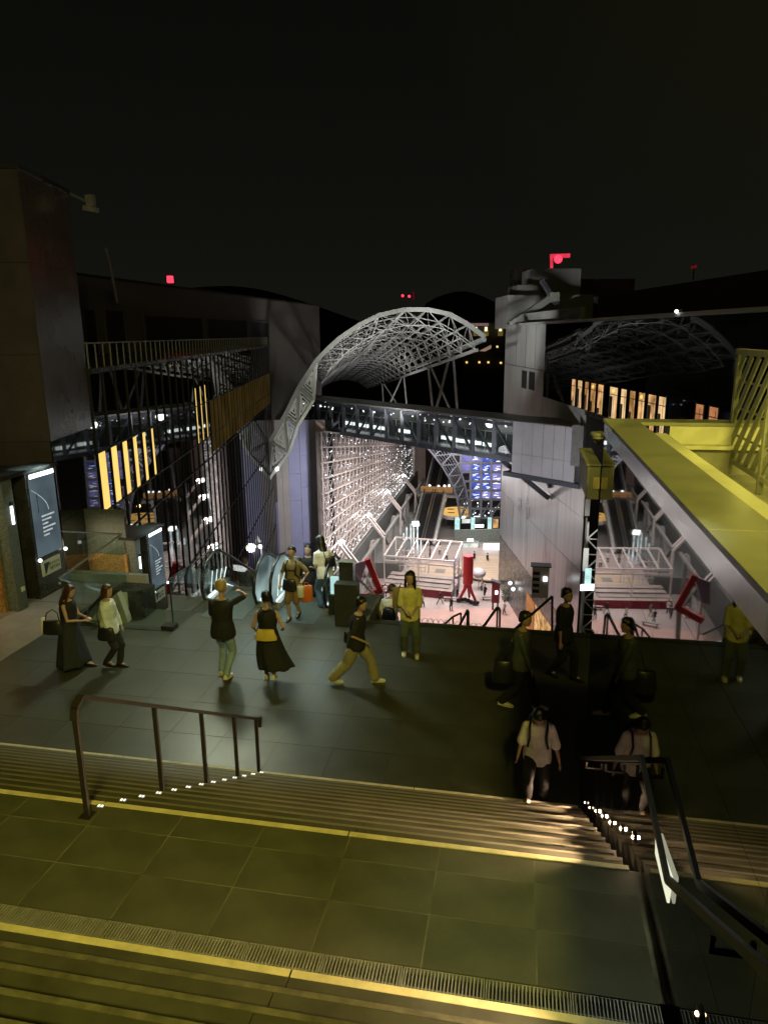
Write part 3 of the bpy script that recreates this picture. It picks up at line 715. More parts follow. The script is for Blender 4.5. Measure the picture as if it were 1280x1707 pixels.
for d in (0, 3.6):
    MB().bar(S(0, d, ZB+.05), S(LEN, d, ZB+.05), .32, .42).build('bottom_chord', 'steel_dark', br)
    MB().bar(S(0, d, ZT-.38), S(LEN, d, ZT-.38), .28, .3).build('top_chord', 'steel_dark', br)
    for i in range(nbay+1):
        s_ = 6.4+sb_*i
        MB().bar(S(s_, d, ZB), S(s_, d, ZT-.2), .34, .3).build('post', 'steel_dark', br)
        if i < nbay and d == 0:
            a, b = (S(s_, d, ZT-.4), S(s_+sb_, d, ZB+.1)) if i > 6 else (S(s_, d, ZB+.1), S(s_+sb_, d, ZT-.4))
            MB().bar(a, b, .18).build('diagonal', 'steel_dark', br)
        if i < nbay and d == 0:
            MB().bar(S(s_+sb_*.5, .25, ZB+.4), S(s_+sb_*.5, .25, ZT-1.25), .075).bar(S(s_+sb_*.1, .25, ZT-1.25), S(s_+sb_*.9, .25, ZT-1.25), .075).build('glazing_bar', 'pinksteel', br)
            MB().hexa([S(s_+.2, .20, ZB+.5), S(s_+sb_-.2, .20, ZB+.5), S(s_+sb_-.2, .22, ZB+.5), S(s_+.2, .22, ZB+.5), S(s_+.2, .20, ZT-1.2), S(s_+sb_-.2, .20, ZT-1.2), S(s_+sb_-.2, .22, ZT-1.2), S(s_+.2, .22, ZT-1.2)]).build('glass_pane', 'bglass', br)
MB().hexa([S(6.4, 3.3, ZB+.06), S(LEN, 3.3, ZB+.06), S(LEN, 3.36, ZB+.06), S(6.4, 3.36, ZB+.06), S(6.4, 3.3, ZT-.3), S(LEN, 3.3, ZT-.3), S(LEN, 3.36, ZT-.3), S(6.4, 3.36, ZT-.3)]).build('rear_wall', mat('bridge_inner_wall', (.11, .115, .11), .6), br)
def at_bridge(x, y, d):                        # where a sight line meets the bridge at depth d
    q = ray(x, y); n = en; return EYE + q*((PR+n*d-EYE).dot(n)/q.dot(n))
for (xa, xb, y) in [(573, 590, 706.5), (594, 613, 710), (618, 641, 713.5), (664, 682, 720), (735, 753, 731.5), (757, 781, 736), (786, 800, 740), (804, 822, 743)]:
    p_, q_ = at_bridge(xa, y, 3.1), at_bridge(xb, y+(xb-xa)*.17, 3.1); z_ = max((p_.z+q_.z)/2, ZB+.12)
    MB().hexa([Vector((a.x, a.y, 0))+en*o_+Vector((0, 0, z_+h_)) for h_ in (0, .34) for a, o_ in ((p_, 0), (q_, 0), (q_, .15), (p_, .15))]).build('light_strip', 'g_tube', br)
mb = MB()
for i in range(70):
    s_ = random.uniform(6.6, LEN); p = S(s_, random.uniform(-.2, 1.2), ZT-random.uniform(.25, 1.0)); r = random.uniform(.03, .075); mb.box(p.x-r, p.x+r, p.y-r, p.y+r, p.z-r, p.z+r)
mb.build('ceiling_bulbs', 'g_star', br, kind='stuff')
p = S(11.5, 2.5, ZT-.9); MB().ball(p, .42, 10, 6).build('globe_lamp', 'g_tube', br)
for k in range(3): lamp('bridge_inner_light', 'POINT', S(10+8*k, 1.8, ZT-1.0), 75, (.96, 1.0, .96), size=.4)
# white clad end of the bridge
we = thing('clad_bridge_end', 'white panelled box closing the right end of the bridge', 'cladding', S(3.2, 0, ZB))
MB().hexa([S(-.1, -.45, ZC-.15), S(6.3, -.45, ZC-.15), S(6.3, 3.6, ZC-.15), S(-.1, 3.6, ZC-.15), S(-.1, -.45, ZT+.05), S(6.3, -.45, ZT+.05), S(6.3, 3.6, ZT+.05), S(-.1, 3.6, ZT+.05)]).build('box_core', 'steel_grey', we)
for i in range(6):
    for (a, b) in [(ZC-.1, ZC+1.55), (ZC+1.55, ZT)]:
        s0, s1 = -.1+6.4*i/6+.015, -.1+6.4*(i+1)/6-.015
        MB().hexa([S(s0, -.5, a+.015), S(s1, -.5, a+.015), S(s1, -.455, a+.015), S(s0, -.455, a+.015), S(s0, -.5, b-.015), S(s1, -.5, b-.015), S(s1, -.455, b-.015), S(s0, -.455, b-.015)]).build('panel', 'white_panel', we)
MB().hexa([S(-.6, -.55, ZC-.55), S(7.2, -.55, ZC-.55), S(7.2, 3.6, ZC-.55), S(-.6, 3.6, ZC-.55), S(-.6, -.55, ZC-.17), S(7.2, -.55, ZC-.17), S(7.2, 3.6, ZC-.17), S(-.6, 3.6, ZC-.17)]).build('bottom_beam', 'steel_dark', we)
MB().bar(S(8.0, .4, ZB-.3), at_u(913, 830, RU-.1), .42).build('strut', 'steel_dark', we)
MB().bar(at_u(910, 795, RU-.2), at_u(916, 812, RU-.1), .3).build('bracket', 'steel_dark', we)
MB().hexa([S(-1.2, -1.2, ZB+.6), S(-.15, -1.2, ZB+.6), S(-.15, 3.6, ZB+.6), S(-1.2, 3.6, ZB+.6), S(-1.2, -1.2, ZT+.3), S(-.15, -1.2, ZT+.3), S(-.15, 3.6, ZT+.3), S(-1.2, 3.6, ZT+.3)]).build('end_panel', 'steel_grey', we)

# ---- the great truss vault
D = ray(500, 690).normalized()
VA = 72.0
outer = [(447, 800), (451, 736), (475, 693), (499, 645), (527, 602), (548, 580), (568, 562), (600, 541), (633, 525), (674, 516), (712, 516), (750, 524), (780, 541), (808, 562)]
inner = [(449, 798), (482, 755), (497, 710), (523, 667)]
F = [at_v(x, y, VA) for x, y in outer]
G = [at_v(x, y, VA-.2) for x, y in inner]
vt = thing('truss_vault', 'great curved steel truss roof rising over the hall behind the bridge', 'roof', F[0])
BASE[vt.name] = Vector(vt.location)
for a, b in zip(F[:-1], F[1:]): MB().bar(a, b, .46, .42).build('edge_beam', 'steel', vt)
LV = 118.0
ctr = (F[5]+F[-1])*.5 + Vector((0, 0, -9))
def inn(p, k=1.5): q = (ctr-p); q = Vector((q.x, q.y, q.z)); return p+q.normalized()*k
mb = MB(); nr = 20
for i in range(4, len(F)):
    MB().bar(F[i]+D*.3, F[i]+D*LV, .30 if i in (5, 7, 9) else .15).build('purlin', 'steel', vt)
    if i % 2 == 0 or i > 10: MB().bar(inn(F[i]), inn(F[i])+D*LV, .13).build('purlin', 'steel', vt)
for j in range(nr):
    s0, s1 = LV*j/nr, LV*(j+1)/nr
    for i in range(4, len(F)-1):
        a, b = F[i]+D*s0, F[i+1]+D*s0; c, d = inn(F[i])+D*s0, inn(F[i+1])+D*s0
        mb.bar(a, b, .11)
        mb.bar(c, d, .08).bar(a, d, .07)
        mb.bar(a, b+D*(s1-s0), .07)
        m_ = (c+d)*.5
        mb.bar(c, d+D*(s1-s0), .06).bar(a, m_+D*(s1-s0)*.5, .06).bar(b, m_+D*(s1-s0)*.5, .06)
mb.build('lattice', 'steel', vt, kind='stuff')
# front leg: triangles filled with slats
OL = [F[0], F[1], F[2], F[3], F[4]]
def tri(a, b, c, n):
    MB().bar(a, b, .26).bar(b, c, .26).bar(c, a, .26).build('leg_triangle', 'leg_steel', vt)
    ce = (a+b+c)/3; mbx = MB()
    for k in range(1, n):
        t = k/n; P_ = [q.lerp(ce, t) for q in (a, b, c)]
        for q, r_ in ((0, 1), (1, 2), (2, 0)): mbx.bar(P_[q], P_[r_], .13)
    mbx.build('leg_slats', 'leg_steel', vt)
tri(F[0], F[1], G[1], 3); tri(F[1], F[2], G[1], 3); tri(F[2], G[2], G[1], 3); tri(F[2], F[3], G[2], 4); tri(F[3], G[3], G[2], 4); tri(F[3], F[4], G[3], 4)
for a, b in zip(G[:-1], G[1:]): MB().bar(a, b, .3).build('inner_chord', 'leg_steel', vt)
CH = F[-1]
MB().bar(CH+Vector((0, 0, -.25)), CH+D*LV+Vector((0, 0, -.25)), .3).build('chord', 'steel', vt)
q0 = inn(CH, 1.2)+Vector((0, 0, -.3)); MB().bar(q0, q0+D*LV, .26).build('chord', 'steel', vt)
# raking columns under the chord, behind the bridge
for (xa, ya, xb, yb, v) in [(637, 640, 640, 690, 128), (670, 628, 642, 690, 120), (640, 640, 676, 695, 128), (673, 627, 679, 690, 119), (713, 607, 723, 700, 98), (717, 609, 758, 700, 97), (750, 592, 722, 700, 88), (755, 590, 763, 700, 87)]:
    MB().bar(at_v(xa, ya, v), at_v(xb, yb, v-2), .20 if v > 110 else .24).build('raking_column', 'steel', vt)
# steelwork joining the leg and the bridge
kn = MB()
for a, b in [((500, 745), (560, 706)), ((505, 748), (512, 712)), ((515, 735), (530, 708)), ((530, 708), (530, 727)), ((545, 706), (540, 720)), ((500, 712), (560, 706)), ((492, 752), (565, 702))]:
    kn.bar(at_v(*a, 79), at_v(*b, 80), .26)
kn.build('knee_brace', 'steel_dark', vt)
cr = MB()
for a, b in [((370, 795), (402, 803)), ((402, 803), (446, 800)), ((385, 782), (440, 778)), ((402, 803), (430, 780))]: cr.bar(at_v(*a, 72), at_v(*b, 72), .16)
for x, y in [(446, 799), (462, 782)]:
    fl_ = thing('vault_spot', 'small white lamp at the foot of the truss leg', 'lamp', at_v(x, y, 71.5)) if x == 446 else thing('vault_spot', 'small white lamp on the inner edge of the truss leg', 'lamp', at_v(x, y, 71.5))
    MB().ball(at_v(x, y, 71.5), .2, 8, 6).build('bulb', 'g_tube', fl_)
    MB().bar(at_v(x, y, 71.6), at_v(x, y-8, 71.9), .1).build('bracket', 'steel_dark', fl_)
lamp('vault_up_fill', 'AREA', at_v(640, 700, 66)+Vector((0, 0, -1)), 1000, (1, 1, .95), at_v(640, 560, 74), size=1.5, spread=100)  # unseen lights added to brighten the vault and its leg
lamp('leg_fill', 'SPOT', at_v(540, 790, 67), 800, (1, 1, .92), F[2]+Vector((.5, 0, 0)), size=.2, spot=66, blend=1.0)
lamp('vault_deep_fill', 'AREA', W(6, 108, -9), 2200, (1, .97, .95), W(2, 112, 2), size=6)

# ================================================================== PLAZA AND EAST END
ZP = -25.0
pz = MB().wbox(-40, 45, 40, 230, ZP-.4, ZP).build('plaza', 'plaza', kind='structure')
MB().wbox(-3, 18, 50, 76.4, ZP+.001, ZP+.006).build('rose_paving', 'plaza2', kind='structure')
MB().wbox(-8, 30, 102, 190, ZP+.001, ZP+.008).build('rear_paving', mat('grey_paving', (.22, .21, .20), .35, vary=.2, scale=.4), kind='structure')
# the long flight of steps going down to the plaza
gs = MB(); nst = 90
for i in range(nst):
    y0 = 13.6+i*(44/nst); z = -(i+1)*(25/nst)
    gs.box(-3.0, 11.0, y0, y0+44/nst+.3, z-.6, z)
gs.build('grand_steps', 'step', kind='structure')
sp_ = thing('landing_edge', 'dark stone kerb along the far edge of the landing', 'kerb', (0, 13.5, 0))
for k in range(4): MB().box(-3.0+1.6*k+.004, -3.0+1.6*(k+1)-.004, 13.5, 13.62, -.4, .012).build('kerb_stone', 'plinth', sp_)
# stair rails below the landing edge
rails = [((722, 1050), (770, 1014), (783, 1020), (783, 1050)), ((775, 1047), (840, 1010), (842, 1016), (842, 1055)), ((798, 1053), (862, 1014), (868, 1016), (866, 1060)), ((842, 1060), (918, 994), (922, 1000), (920, 1064))]
names = ['small black stair rail just right of the person in yellow', 'black stair rail second from the person in yellow', 'black stair rail between two others near the stone wall', 'largest black stair rail beside the tall person in black']
for k, (y_, (x0, z0), x1) in enumerate([(24, (720, 1049), 770), (22, (776, 1048), 782), (19, (838, 1052), 876), (17, (848, 1058), 920)]):
    pass
for k, (pts, yy) in enumerate([(((728, 1052), (755, 1028), (768, 1022), (769, 1052)), 20), (((762, 1050), (779, 1017), (781, 1020), (781, 1052)), 18.5), (((796, 1058), (829, 1012), (833, 1016), (833, 1060)), 17), (((840, 1066), (868, 1040), (920, 994), (922, 1066)), 15.5)]):
    a, b, c, d = [at_y(*q, yy+(.6 if i < 1 else 0)) for i, q in enumerate(pts)]
    t = thing('stair_rail', names[k], 'handrail', a, group='black rails on the steps below the landing')
    MB().bar(a, b, .05).bar(b, c, .05).build('rail', 'rail', t)
    MB().bar(c, d+Vector((0, 0, -.8)), .05).build('post', 'rail', t)
    m_ = b; MB().bar(b, Vector((b.x, b.y, d.z-.8)), .045).build('post', 'rail', t)
# ---- stage
st = thing('plaza_stage', 'long low stage with dark red front and a pale open truss canopy on the plaza', 'stage', at_z(695, 996, ZP))
f0, f1 = at_z(636, 988, ZP), at_z(752, 1000, ZP)
fd = (f1-f0).normalized(); bd = Vector((-fd.y, fd.x, 0)); WL = (f1-f0).length
def ST(a, b, z): q = f0+fd*a+bd*b; return Vector((q.x, q.y, ZP+z))
def shex(a0, a1, b0, b1, z0, z1): return MB().hexa([ST(a0, b0, z0), ST(a1, b0, z0), ST(a1, b1, z0), ST(a0, b1, z0), ST(a0, b0, z1), ST(a1, b0, z1), ST(a1, b1, z1), ST(a0, b1, z1)])
for k in range(6): shex(WL*k/6+.02, WL*(k+1)/6-.02, 0, .1, .05, 1.0).build('front_panel', 'darkred', st)
shex(0, WL, .1, 4.9, .05, .95).build('platform', 'deck', st)
for k in range(3): shex(0, WL*.93, 1.0+k*1.25, 2.1+k*1.25, .96+k*.12, 1.06+k*.12).build('riser_board', 'deck', st)
lo, hi = 4.4, 5.4
for k in range(7):
    a = WL*k/6
    MB().bar(ST(a, 1.2, lo), ST(a, 6.2, hi), .16).build('canopy_rib', 'pinksteel', st)
    if k in (0, 3, 6):
        MB().bar(ST(a, 1.2, 1), ST(a, 1.2, lo), .14).build('canopy_post', 'pinksteel', st); MB().bar(ST(a, 6.2, 1), ST(a, 6.2, hi), .14).build('canopy_post', 'pinksteel', st)
for (b, z) in ((1.2, lo), (6.2, hi), (1.2, lo-.6)): MB().bar(ST(0, b, z), ST(WL, b, z), .18).build('canopy_beam', 'pinksteel', st)
for z in (1.6, 2.3, 3.0, 3.7): MB().bar(ST(0, 6.2, z), ST(WL*.45, 6.2, z), .09).build('back_rail', 'pinksteel', st)
for k in range(8): MB().bar(ST(WL*.45*k/7, 6.2, 1), ST(WL*.45*k/7, 6.2, 3.9), .08).build('back_post', 'pinksteel', st)
tp = thing('truss_post', 'violet lattice post at the right end of the plaza stage', 'post', ST(WL, 1.4, 0))
lil = X['lilac']; q0 = ST(WL+.35, 1.2, 0); mb = MB()
for dx, dy in ((-.25, -.25), (.25, -.25), (.25, .25), (-.25, .25)): MB().bar(q0+Vector((dx, dy, 0)), q0+Vector((dx, dy, 5.0)), .09).build('upright', lil, tp)
for k in range(9):
    z = k*.55; s_ = 1 if k % 2 else -1
    mb.bar(q0+Vector((-.25*s_, -.25, z)), q0+Vector((.25*s_, -.25, z+.55)), .06).bar(q0+Vector((-.25, -.25*s_, z)), q0+Vector((-.25, .25*s_, z+.55)), .06)
mb.build('lacing', lil, tp)
# ---- round platforms
d1 = thing('round_platform', 'round tan timber platform behind the stage with a dark square on it', 'platform', at_z(724, 951, ZP))
c = at_z(724, 952, ZP+.5); MB().disc((c.x, c.y, ZP+.35), 3.5, 3.5, .16, 48).build('deck', 'tan', d1); MB().disc((c.x, c.y, ZP), 3.2, 3.2, .34, 32).build('base', 'steel_dark', d1)
MB().box(c.x+.1, c.x+1.4, c.y-.6, c.y+.9, ZP+.515, ZP+.54).build('hatch', 'steel_grey', d1)
d2 = thing('round_platform', 'round boarded timber platform beyond the red sculpture', 'platform', at_z(822, 945, ZP))
c = at_z(826, 946, ZP+.5); MB().disc((c.x, c.y, ZP+.35), 5.2, 5.2, .16, 48).build('deck', 'tan', d2); MB().disc((c.x, c.y, ZP), 4.9, 4.9, .34, 32).build('base', 'steel_dark', d2)
for k in range(9): MB().box(c.x-3.4+.1*k*0, c.x+3.9, c.y-2.9+k*.7, c.y-2.84+k*.7, ZP+.512, ZP+.53).build('board_joint', 'cream', d2)
# ---- red sculpture, kiosks, red frame
rs = thing('red_sculpture', 'tall red drum on splayed red legs over a black base', 'sculpture', at_z(783, 1004, ZP))
c = at_z(783, 1004, ZP); vv = UV(c)[1]
top = at_v(780, 926, vv).z; bot = at_v(780, 973, vv).z; cc = at_v(780, 950, vv); cc.z = 0
MB().tube([(cc.x, cc.y, bot), (cc.x, cc.y, bot+.05), (cc.x, cc.y, top-.04), (cc.x, cc.y, top)], [.52, .60, .60, .57], 28).build('drum', 'red', rs, smooth=False)
for dx in (-1.0, .95):
    MB().tube([(cc.x+dx*.18, cc.y, bot+.1), (cc.x+dx*.35, cc.y, bot-.7), (cc.x+dx, cc.y-.1, ZP+.3)], [.24, .2, .15], 10).build('leg', 'red', rs)
MB().tube([(cc.x, cc.y, bot+.1), (cc.x+.15, cc.y+1.0, ZP+.3)], [.2, .14], 10).build('leg', 'red', rs)
for k in range(7):
    a = k*.9; MB().ball((cc.x-1.0+k*.36, cc.y-.3+.5*math.sin(a), ZP+.3), .3, 8, 5, (1, .8, .8)).build('base_stone', 'rubber', rs)
def kiosk(name, label, px, py, w, h, m, v=None):
    c = at_z(px, py, ZP); t = thing(name, label, 'kiosk', c)
    MB().slab([c+Vector((-w/2, -.25, .9)), c+Vector((w/2, -.25, .9)), c+Vector((w/2, -.25, h)), c+Vector((-w/2, -.25, h+.35))], (0, .5, 0)).build('cabinet', m, t)
    for s_ in (-.3, .3): MB().box(c.x+s_*w-.1, c.x+s_*w+.1, c.y-.15, c.y+.15, ZP, ZP+.9).build('leg', m, t)
    MB().slab([c+Vector((-w/2-.1, -.4, h+.36)), c+Vector((w/2+.1, -.4, h+.01)), c+Vector((w/2+.1, .4, h+.01)), c+Vector((-w/2-.1, .4, h+.36))], (0, 0, .08)).build('roof', 'steel_dark', t)
    return t, c
t, c = kiosk('sign_kiosk', 'deep red sign kiosk with a bright lamp near the stone wall', 825, 1016, .9, 3.2, 'darkred')
MB().box(c.x-.05, c.x+.25, c.y-.42, c.y-.28, c.z+2.0, c.z+2.4).build('lamp', 'g_tube', t)
c0 = UV(at_u(898, 1010, 16.4)); c0 = at_u(898, 1004, 16.2); zz = c0.z
t = thing('louvred_cabinet', 'violet grey louvred cabinet with a lamp on the stone wall', 'cabinet', c0)
for z0 in range(4): MB().box(c0.x-.62, c0.x-.05, c0.y-.35, c0.y-.27, c0.z+1.0+z0*.55, c0.z+1.28+z0*.55).build('louvre', 'black', t)
MB().box(c0.x-.7, c0.x+.75, c0.y-.26, c0.y+.5, c0.z+.5, c0.z+3.4).build('body', 'beige', t)
MB().box(c0.x-.85, c0.x+.9, c0.y-.5, c0.y+.6, c0.z+3.42, c0.z+3.5).build('roof', 'black', t)
MB().box(c0.x+.25, c0.x+.6, c0.y-.34, c0.y-.27, c0.z+2.1, c0.z+2.5).build('lamp', 'g_tube', t)
t = thing('wall_spotlight', 'pair of white spot lamps on the stone wall under the metal cladding', 'lamp', at_u(853, 978, 17.9))
for (x, y) in ((850, 972), (855, 982)):
    p = at_u(x, y, 17.6); MB().ball(p, .22, 8, 6).build('bulb', 'g_tube', t); MB().bar(p, at_u(x+3, y, 18), .1).build('arm', 'steel_dark', t)
ra = thing('red_arm_sculpture', 'thick red angled frame standing on a pale pole beside the plaza', 'sculpture', at_z(622, 1040, ZP))
v_ = 70.0
MB().bar(at_v(612, 932, v_), at_v(634, 986, v_), .62, .6).build('upper_arm', 'red', ra)
MB().bar(at_v(636, 982, v_), at_v(596, 1000, v_), .62, .6).build('lower_arm', 'red', ra)
MB().bar(at_v(631, 988, v_), at_v(629, 1044, v_), .42).build('pole', 'steel', ra)
MB().slab([at_v(590, 940, v_+.6), at_v(612, 934, v_+.6), at_v(600, 972, v_+.6), at_v(588, 975, v_+.6)], Vector((.05, .3, 0))).build('sail', 'lilac', ra)
# ---- lattice wall on the left of the plaza
lw = thing('lattice_wall', 'huge sparkling steel lattice wall on the left of the plaza', 'wall', (-20, 100, -20))
LX = -20.0; y0, y1 = 71.2, 135.0; zb, ztop = -20.4, -2.5
def ZL(y): return -3.9-10.4*(y-y0)/(y1-y0)        # the top of the lattice falls towards the far end
def LZ(y, f): return zb+(ZL(y)-zb)*f
MB().slab([(LX-.9, y0, zb), (LX-.9, y1, zb), (LX-.9, y1, ZL(y1)), (LX-.9, y0, ZL(y0))], (.3, 0, 0)).build('back_sheet', mat('lattice_backing', (.15, .125, .11), .6, vary=.3, scale=.6), lw)
for k in range(11):
    MB().bar((LX, y0, LZ(y0, k/10)), (LX, y1, LZ(y1, k/10)), .15).build('tube_rail', 'pinksteel', lw)
for k in range(33):
    y = y0+(y1-y0)*k/32; MB().bar((LX-.25, y, zb), (LX-.25, y, ZL(y)), .10).build('upright', 'pinksteel', lw)
mb = MB()
for k in range(32):
    ya, yb = y0+(y1-y0)*k/32, y0+(y1-y0)*(k+1)/32
    for j in range(10):
        mb.bar((LX-.1, ya, LZ(ya, j/10)), (LX-.1, yb, LZ(yb, (j+1)/10)), .06).bar((LX-.4, yb, LZ(yb, j/10)), (LX-.4, ya, LZ(ya, (j+1)/10)), .06)
        for q in (.33, .66): mb.bar((LX-.3, ya, LZ(ya, (j+q)/10)), (LX-.3, yb, LZ(yb, (j+q)/10)), .04)
mb.build('bracing', 'pinksteel', lw, kind='stuff')
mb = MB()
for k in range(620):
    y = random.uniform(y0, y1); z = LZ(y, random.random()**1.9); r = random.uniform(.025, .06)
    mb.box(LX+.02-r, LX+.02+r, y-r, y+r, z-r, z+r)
mb.build('glint_dots', 'g_star', lw, kind='stuff')  # emissive dots stand in for lamp glints on the tubes
# bright lamps and frames under the lattice
lab = ['bright lamp at the foot of the lattice wall nearest the blue wall', 'second bright lamp along the foot of the lattice wall', 'third bright lamp along the foot of the lattice wall', 'fourth bright lamp high along the foot of the lattice wall', 'bright lamp beside the escalators in front of the lilac wall']
for k, (x, y, sxx) in enumerate([(570, 905, LX+.6), (616, 860, LX+.6), (646, 821, LX+.6), (673, 794, LX+.6), (434, 911, None)]):
    p = at_x(x, y, sxx) if sxx else at_v(x, y, 60)
    t = thing('flood_lamp', lab[k], 'lamp', p, group='bright lamps along the plaza')
    r = .36 if sxx else .16
    MB().ball(p, r, 10, 8).build('bulb', 'g_white', t, smooth=True)
    MB().bar(p+Vector((-.1, .3, .3)), p+Vector((-.5, .3, 1.0)), .15).build('arm', 'steel', t)
    if not sxx: MB().bar(p+Vector((0, .2, -.2)), p+Vector((0, .2, -14)), .1).build('mast', 'steel', t)
    lamp('flood_lamp_light', 'POINT', p+Vector((.6, -.3, -.1)) if sxx else p+Vector((.3, -.3, 0)), 210 if sxx else 90, (1, .93, .85), size=.4)
FX = LX+1.2
for k, (x0, ya_, x1, yb_) in enumerate([(570, 905, 602, 955), (616, 860, 634, 915), (646, 821, 662, 880), (673, 794, 686, 846)]):
    a = at_x(x0, ya_, FX); b = at_x(x1, yb_, FX+1.5); zf = ZP
    bay = thing('braced_frame', ['steel braced frame under the nearest bright lamp of the lattice wall', 'steel braced frame under the second bright lamp', 'steel braced frame under the third bright lamp', 'steel braced frame under the farthest bright lamp'][k], 'frame', Vector((a.x, a.y, zf)), group='braced frames under the lattice wall')
    e = Vector((b.x+.8, a.y-6, a.z-1.5))
    MB().bar(a, Vector((a.x+2.1, a.y-.5, a.z-2.4)), .24).bar(a+Vector((0, -1.0, 0)), Vector((a.x+2.1, a.y-1.5, a.z-2.4)), .24).build('bracket', 'pinksteel', bay)
    MB().bar((a.x+2.1, a.y-1, a.z-2.4), (a.x+2.1, a.y-1, ZP), .26).build('post', 'pinksteel', bay)
    MB().bar((a.x+2.1, a.y-1, a.z-2.4), (a.x+2.1, a.y+10, a.z-2.4), .3).build('beam', 'steel_grey', bay)
    for s_ in (0, 1): MB().bar((a.x+1.5, a.y+(1 if s_ else 9), ZP), (a.x+1.5, a.y+(9 if s_ else 1), a.z-2.4), .34).build('brace', 'steel_grey', bay)
    MB().bar((a.x+1.5, a.y+9.6, ZP), (a.x+1.5, a.y+9.6, a.z-2.4), .4).build('post', 'steel_grey', bay)
MB().box(LX+.2, LX+.5, y0, 150, ZP, zb-.1).build('stair_base', 'cool_grey', thing('dark_base_wall', 'dark lower wall behind the braced frames', 'wall', (LX, 100, ZP)))
MB().box(LX+.1, LX+5.2, 86, 113, ZP, -22.9).build('side_terrace', 'cool_grey', kind='structure')
# ---- lilac wall at the end of the mirror facade
bw_ = thing('lilac_wall', 'tall lilac panelled wall with pale pilasters beside the lattice wall', 'wall', W(-5.5, 77, -25))
def lil_(x0, x1, y0_, y1_, v, m, nm):
    ua, ub = UV(at_v(x0, 840, v))[0], UV(at_v(x1, 840, v))[0]; z0, z1 = UV(at_v(x0, y1_, v))[2], UV(at_v(x0, y0_, v))[2]
    MB().wbox(ua+.012, ub-.012, v, v+.3, z0+.012, z1-.012).build(nm, m, bw_)
MB().wbox(-9.5, -2.2, 77.4, 78.2, -26, -3.2).build('core', 'black', bw_)
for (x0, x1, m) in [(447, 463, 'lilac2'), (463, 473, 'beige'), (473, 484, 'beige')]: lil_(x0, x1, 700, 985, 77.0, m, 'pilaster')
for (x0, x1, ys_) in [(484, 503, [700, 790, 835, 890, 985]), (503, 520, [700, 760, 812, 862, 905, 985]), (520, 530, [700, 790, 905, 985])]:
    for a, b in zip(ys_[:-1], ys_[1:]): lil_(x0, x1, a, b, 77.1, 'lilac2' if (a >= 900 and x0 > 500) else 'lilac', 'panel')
lil_(530, 546, 700, 985, 76.8, 'pinkwall', 'pilaster')
# ---- east end
es = thing('rear_escalator', 'pair of dark escalators with pale sides climbing at the far end of the hall', 'escalator', at_z(688, 908, ZP))
p0 = at_z(686, 908, ZP); ey = Vector((0.06, 1, 0)).normalized(); ex = Vector((ey.y, -ey.x, 0))
def E_(a, l, z): q = p0+ex*a+ey*l; return Vector((q.x, q.y, ZP+z))
def run(l0, z0, l1, z1):
    for k in range(2):
        a = k*1.75
        MB().hexa([E_(a+.15, l0, z0), E_(a+1.3, l0, z0), E_(a+1.3, l1, z1), E_(a+.15, l1, z1), E_(a+.15, l0, z0+.15), E_(a+1.3, l0, z0+.15), E_(a+1.3, l1, z1+.15), E_(a+.15, l1, z1+.15)]).build('step_band', 'rubber', es)
        for s_ in (.05, 1.4):
            MB().bar(E_(a+s_, l0, z0+.9), E_(a+s_, l1, z1+.9), .10).build('handrail', 'rubber', es)
            MB().bar(E_(a+s_, l0, z0+.45), E_(a+s_, l1, z1+.45), .05, .75).build('balustrade', 'steel', es)
    MB().bar(E_(3.45, l0, z0-.1), E_(3.45, l1, z1-.1), .4, .9).bar(E_(-.25, l0, z0-.1), E_(-.25, l1, z1-.1), .3, .9).build('side_cladding', 'steel', es)
run(0, .2, 10, 5.6); run(12.2, 5.6, 22, 11.6)
MB().hexa([E_(-1, 10, 5.2), E_(5, 10, 5.2), E_(5, 12.2, 5.2), E_(-1, 12.2, 5.2), E_(-1, 10, 5.6), E_(5, 10, 5.6), E_(5, 12.2, 5.6), E_(-1, 12.2, 5.6)]).build('mid_platform', 'steel_grey', es)
MB().bar(E_(-.6, 10.1, 6.5), E_(4.6, 10.1, 6.5), .1, .9).build('parapet', 'copper', es)
for k, (a, l, z) in enumerate([(.7, 10.8, 5.7), (2.2, 10.6, 5.7), (3.1, 11, 5.7), (3.8, 11.4, 5.7)]): MB().ball(E_(a, l, z+1.2), .2, 8, 6).build('lamp_globe', 'g_tube', es)
X['g_shaft'] = glow('lit_shaft', (.85, .97, 1.0), 1.1, .5, 1.0)
gl = thing('glass_shaft', 'bright glass lift shafts at the foot of the far escalators', 'lift', at_z(690, 935, ZP))
for (x0, y0_, x1, y1_) in [(672, 890, 674, 930), (677, 880, 679, 928), (684, 875, 686, 942), (689, 878, 690.5, 940), (695, 875, 697, 932), (664, 905, 666, 938), (701, 900, 702.5, 935)]:
    a = vrect(x0, y0_, x1, y1_, 98); MB().wbox(a[0], a[1], 98, 98.5, max(a[2], ZP), a[3]).build('lit_panel', 'g_shaft', gl)
a = vrect(688, 873, 699, 877, 97.6); MB().wbox(a[0], a[1], 97.6, 99, a[2], a[3]).build('cap', 'g_tube', gl)
bk = thing('rear_hall_walls', 'pale stepped walls and terraces closing the far end of the hall', 'building', W(12, 140, -25))
def bkr(x0, y0_, x1, y1_, v, m, nm, d=1.0): a = vrect(x0, y0_, x1, y1_, v); return MB().wbox(a[0], a[1], v, v+d, a[2], a[3]).build(nm, m, bk)
bkr(678, 700, 691, 850, 134, 'panel', 'metal_strip'); bkr(691, 690, 709, 830, 138, 'pinkwall', 'pier')
bkr(709, 690, 728, 838, 142, 'brownwall', 'rear_wall'); bkr(722, 740, 800, 842, 146, 'pinkwall', 'rear_wall')
